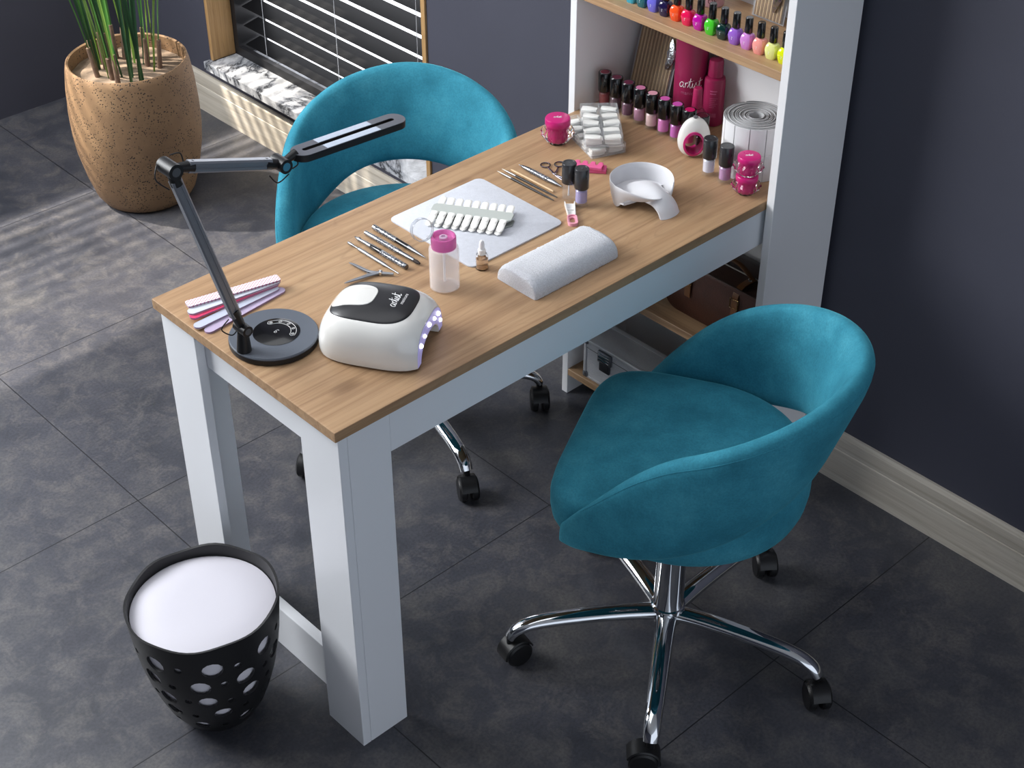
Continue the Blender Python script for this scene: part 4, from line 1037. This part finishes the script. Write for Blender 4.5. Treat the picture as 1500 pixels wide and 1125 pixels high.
# hanging pack at the right of the upper shelf
hp = thing('tool_pack', 'clear tool pack with dark lower card at the right end of the upper shelf', 'pack', (1.165, .0405, UZ+.0005), 0, None, (0, -math.radians(6), PI))
bm = B(); box(bm, 0, .0016, -.034, .034, 0, .20, .0004, 1); obj('dark_card', bm, mat('dark_grey_card', '4a4a4e', .5), hp, smooth=False)
bm = B(); prism(bm, [(-.033, .085), (-.020, .068), (-.005, .074), (.012, .098), (.033, .112), (.033, .199), (-.033, .199)], 0, .0008)
for v in bm.verts: v.co = Vector((.0024+v.co.z, v.co.x, v.co.y))
obj('white_panel', bm, WHITEP, hp, smooth=False)
bm = B(); box(bm, .004, .010, -.024, .024, .125, .175, .003, 2); obj('clear_blister', bm, CLEARP, hp)
# pink canister
pc = thing('pink_canister', 'dusty pink canister with dark lettering on the upper shelf', 'canister', (1.192, .289, UZ+.0004))
bm = B(); lathe(bm, [(0, 0), (.0225, 0), (.0240, .0015), (.0240, .088), (.022, .092), (0, .093)], 40); b = obj('body', bm, mat('dusty_pink', 'b98e98', .45), pc)
obj('lettering', script_text('OF', .014, cylmap(.0243, fa_, .0130)), mat('dark_red_print', '5a1f2b', .5), b)

# --- lower shelves: case and satchel
cs = thing('aluminium_case', 'silver ribbed aluminium case with latch on the bottom shelf', 'case', (1.057, .2885, .0737))
def ribbed():
    k = N('ribbed_aluminium'); v = k.coord(); s = k.n('ShaderNodeSeparateXYZ'); k.l(v, s.inputs[0])
    f = k.math('SINE', k.math('MULTIPLY', k.math('ADD', s.outputs[2], s.outputs[0]), 1500.0)); k.b.inputs['Base Color'].default_value = lin('cdcfd3'); k.b.inputs['Metallic'].default_value = .1; k.b.inputs['Roughness'].default_value = .42; k.bump(f, .5, .0008); return k.m
RIB = ribbed()
CW = .187
def cprof(in_=0):
    o = [(in_, in_), (.102-in_, in_)]
    for i in range(7):
        a = PI/2*i/6; o.append((.072+(.030-in_)*math.cos(a), .0775+(.030-in_)*math.sin(a)))
    o.append((in_, .1075-in_)); return o
bm = B(); loft(bm, [[(x, y, z) for x, z in cprof()] for y in (-CW, CW)]); obj('case_body', bm, RIB, cs, smooth=False)
bm = B(); rings = []
for i in range(8):
    a = PI/2*i/7; rings.append([(.072+r*math.cos(a), y, .0775+r*math.sin(a)) for r, y in ((.0301, -CW-.0006), (.0312, -CW-.0006), (.0312, CW+.0006), (.0301, CW+.0006))])
loft(bm, rings); obj('rounded_lid_edge', bm, mat('satin_aluminium', 'eceef0', .3, .2), cs, ang=.6)
EDG = mat('bright_aluminium_trim', 'd4d6da', .3, .6)
for y0, y1, x0, x1, z0, z1 in ((-CW, CW, -.002, .004, .1030, .1092), (-CW, CW, -.002, .004, 0, .0055), (CW-.006, CW+.0015, -.0025, .004, .012, .096), (-CW-.0015, -CW+.006, -.0025, .004, .012, .096)):
    bm = B(); box(bm, x0, x1, y0, y1, z0, z1, .001, 2); obj('edge_trim', bm, EDG, cs, smooth=False)
for s in (-1, 1):
    for z in (.0082, .1025):
        bm = B(); box(bm, -.0042, .009, s*CW-.0115, s*CW+.0115 if s < 0 else s*CW+.0028, z-.0075, z+.0085, .003, 2)
        obj('corner_guard', bm, mat('steel_corner', '7f838a', .3, .8), cs)
obj('lid_seam', box(B(), -.0006, .001, -CW+.007, CW-.007, .0835, .0845), BLACKP, cs, smooth=False)
bm = B(); box(bm, -.0075, -.0002, .098, .140, .070, .100, .0018, 2); lt = obj('latch', bm, mat('steel_latch', '6d7178', .3, .8), cs)
for i in range(3): obj('latch_bar', box(B(), -.0092, -.0072, .102, .136, .0765+.0075*i, .0800+.0075*i, .0006, 1), CHROME, lt, smooth=False)
obj('latch_tongue', box(B(), -.0062, -.0002, .103, .135, .046, .070, .0015, 2), mat('dark_latch', '3b3d42', .35, .6), lt)

sb = thing('leather_satchel', 'dark brown leather satchel with buckled strap on the middle shelf', 'bag', (1.095, .1425, .3575))
def leather(nm, c):
    return mat(nm, c, .42, vary=.22, vscale=26, bump=.35, bscale=420)
LEA = leather('brown_leather', '4a2a1f'); LEAD = leather('dark_brown_leather', '33201a'); LEAT = leather('tan_leather', '6b4423')
def bagout(gr=0):
    return [(a, b) for a, b in rrect(-.135-gr, .135+gr, 0.001, .122+gr, .034, 8)]
bm = B(); rings = []
for x, gr in ((.010, -.006), (.016, 0), (.105, .004), (.125, 0), (.130, -.006)): rings.append([(x, a, max(b, .001)) for a, b in bagout(gr)])
loft(bm, rings); obj('body', bm, LEAD, sb, ang=.8)
bm = B(); rings = []
for x, gr in ((.0105, .002), (.004, .003), (.0025, .0), (.002, -.003)): rings.append([(x, a, max(b, .0008)) for a, b in bagout(gr)])
loft(bm, rings); fl = obj('front_panel', bm, LEA, sb, ang=.8)
obj('piping', tube(B(), [(.0065, a, max(b, .0022)) for a, b in bagout(.0028)], .0021, 8, closed=True), LEAD, fl)
obj('zip', tube(B(), [(.060, -.13, .105), (.060, -.10, .1275), (.060, .10, .1275), (.060, .13, .105)], .0016, 8), mat('zip_metal', 'b9b6b0', .3, .9), sb)
for y in (-.058, .070):
    bm = B(); P = cat([(.058, y, .1285), (.030, y, .1290), (.012, y, .1255), (.0005, y, .112), (-.0012, y, .085), (-.0012, y, .050)], 5)
    rings = []
    for i, p in enumerate(P):
        a, b = P[max(0, i-1)], P[min(len(P)-1, i+1)]; tg = (b-a).normalized(); nr = Vector((0, 1, 0)).cross(tg).normalized()*.0011
        rings.append([tuple(p+Vector((0, -.0075, 0))-nr), tuple(p+Vector((0, .0075, 0))-nr), tuple(p+Vector((0, .0075, 0))+nr), tuple(p+Vector((0, -.0075, 0))+nr)])
    loft(bm, rings); st = obj('strap', bm, LEAT, sb, smooth=False)
    obj('buckle', tube(B(), [(-.0036, y-.0105, .082), (-.0036, y+.0105, .082), (-.0036, y+.0105, .104), (-.0036, y-.0105, .104)], .0014, 8, closed=True), mat('brass_buckle', 'b59a6a', .25, 1), st)
    bm = B(); lathe(bm, [(0, 0), (.0052, 0), (.0045, .003), (0, .004)], 16); obj('stud', bm, CHROME, st, loc=(.045, y, .1300))
hp_ = cat([(.052, -.060, .130), (.040, -.052, .150), (.034, -.030, .166), (.034, .030, .166), (.040, .052, .150), (.052, .060, .130)], 6)
obj('handle', tube(B(), hp_, .0052, 10), LEAT, sb)
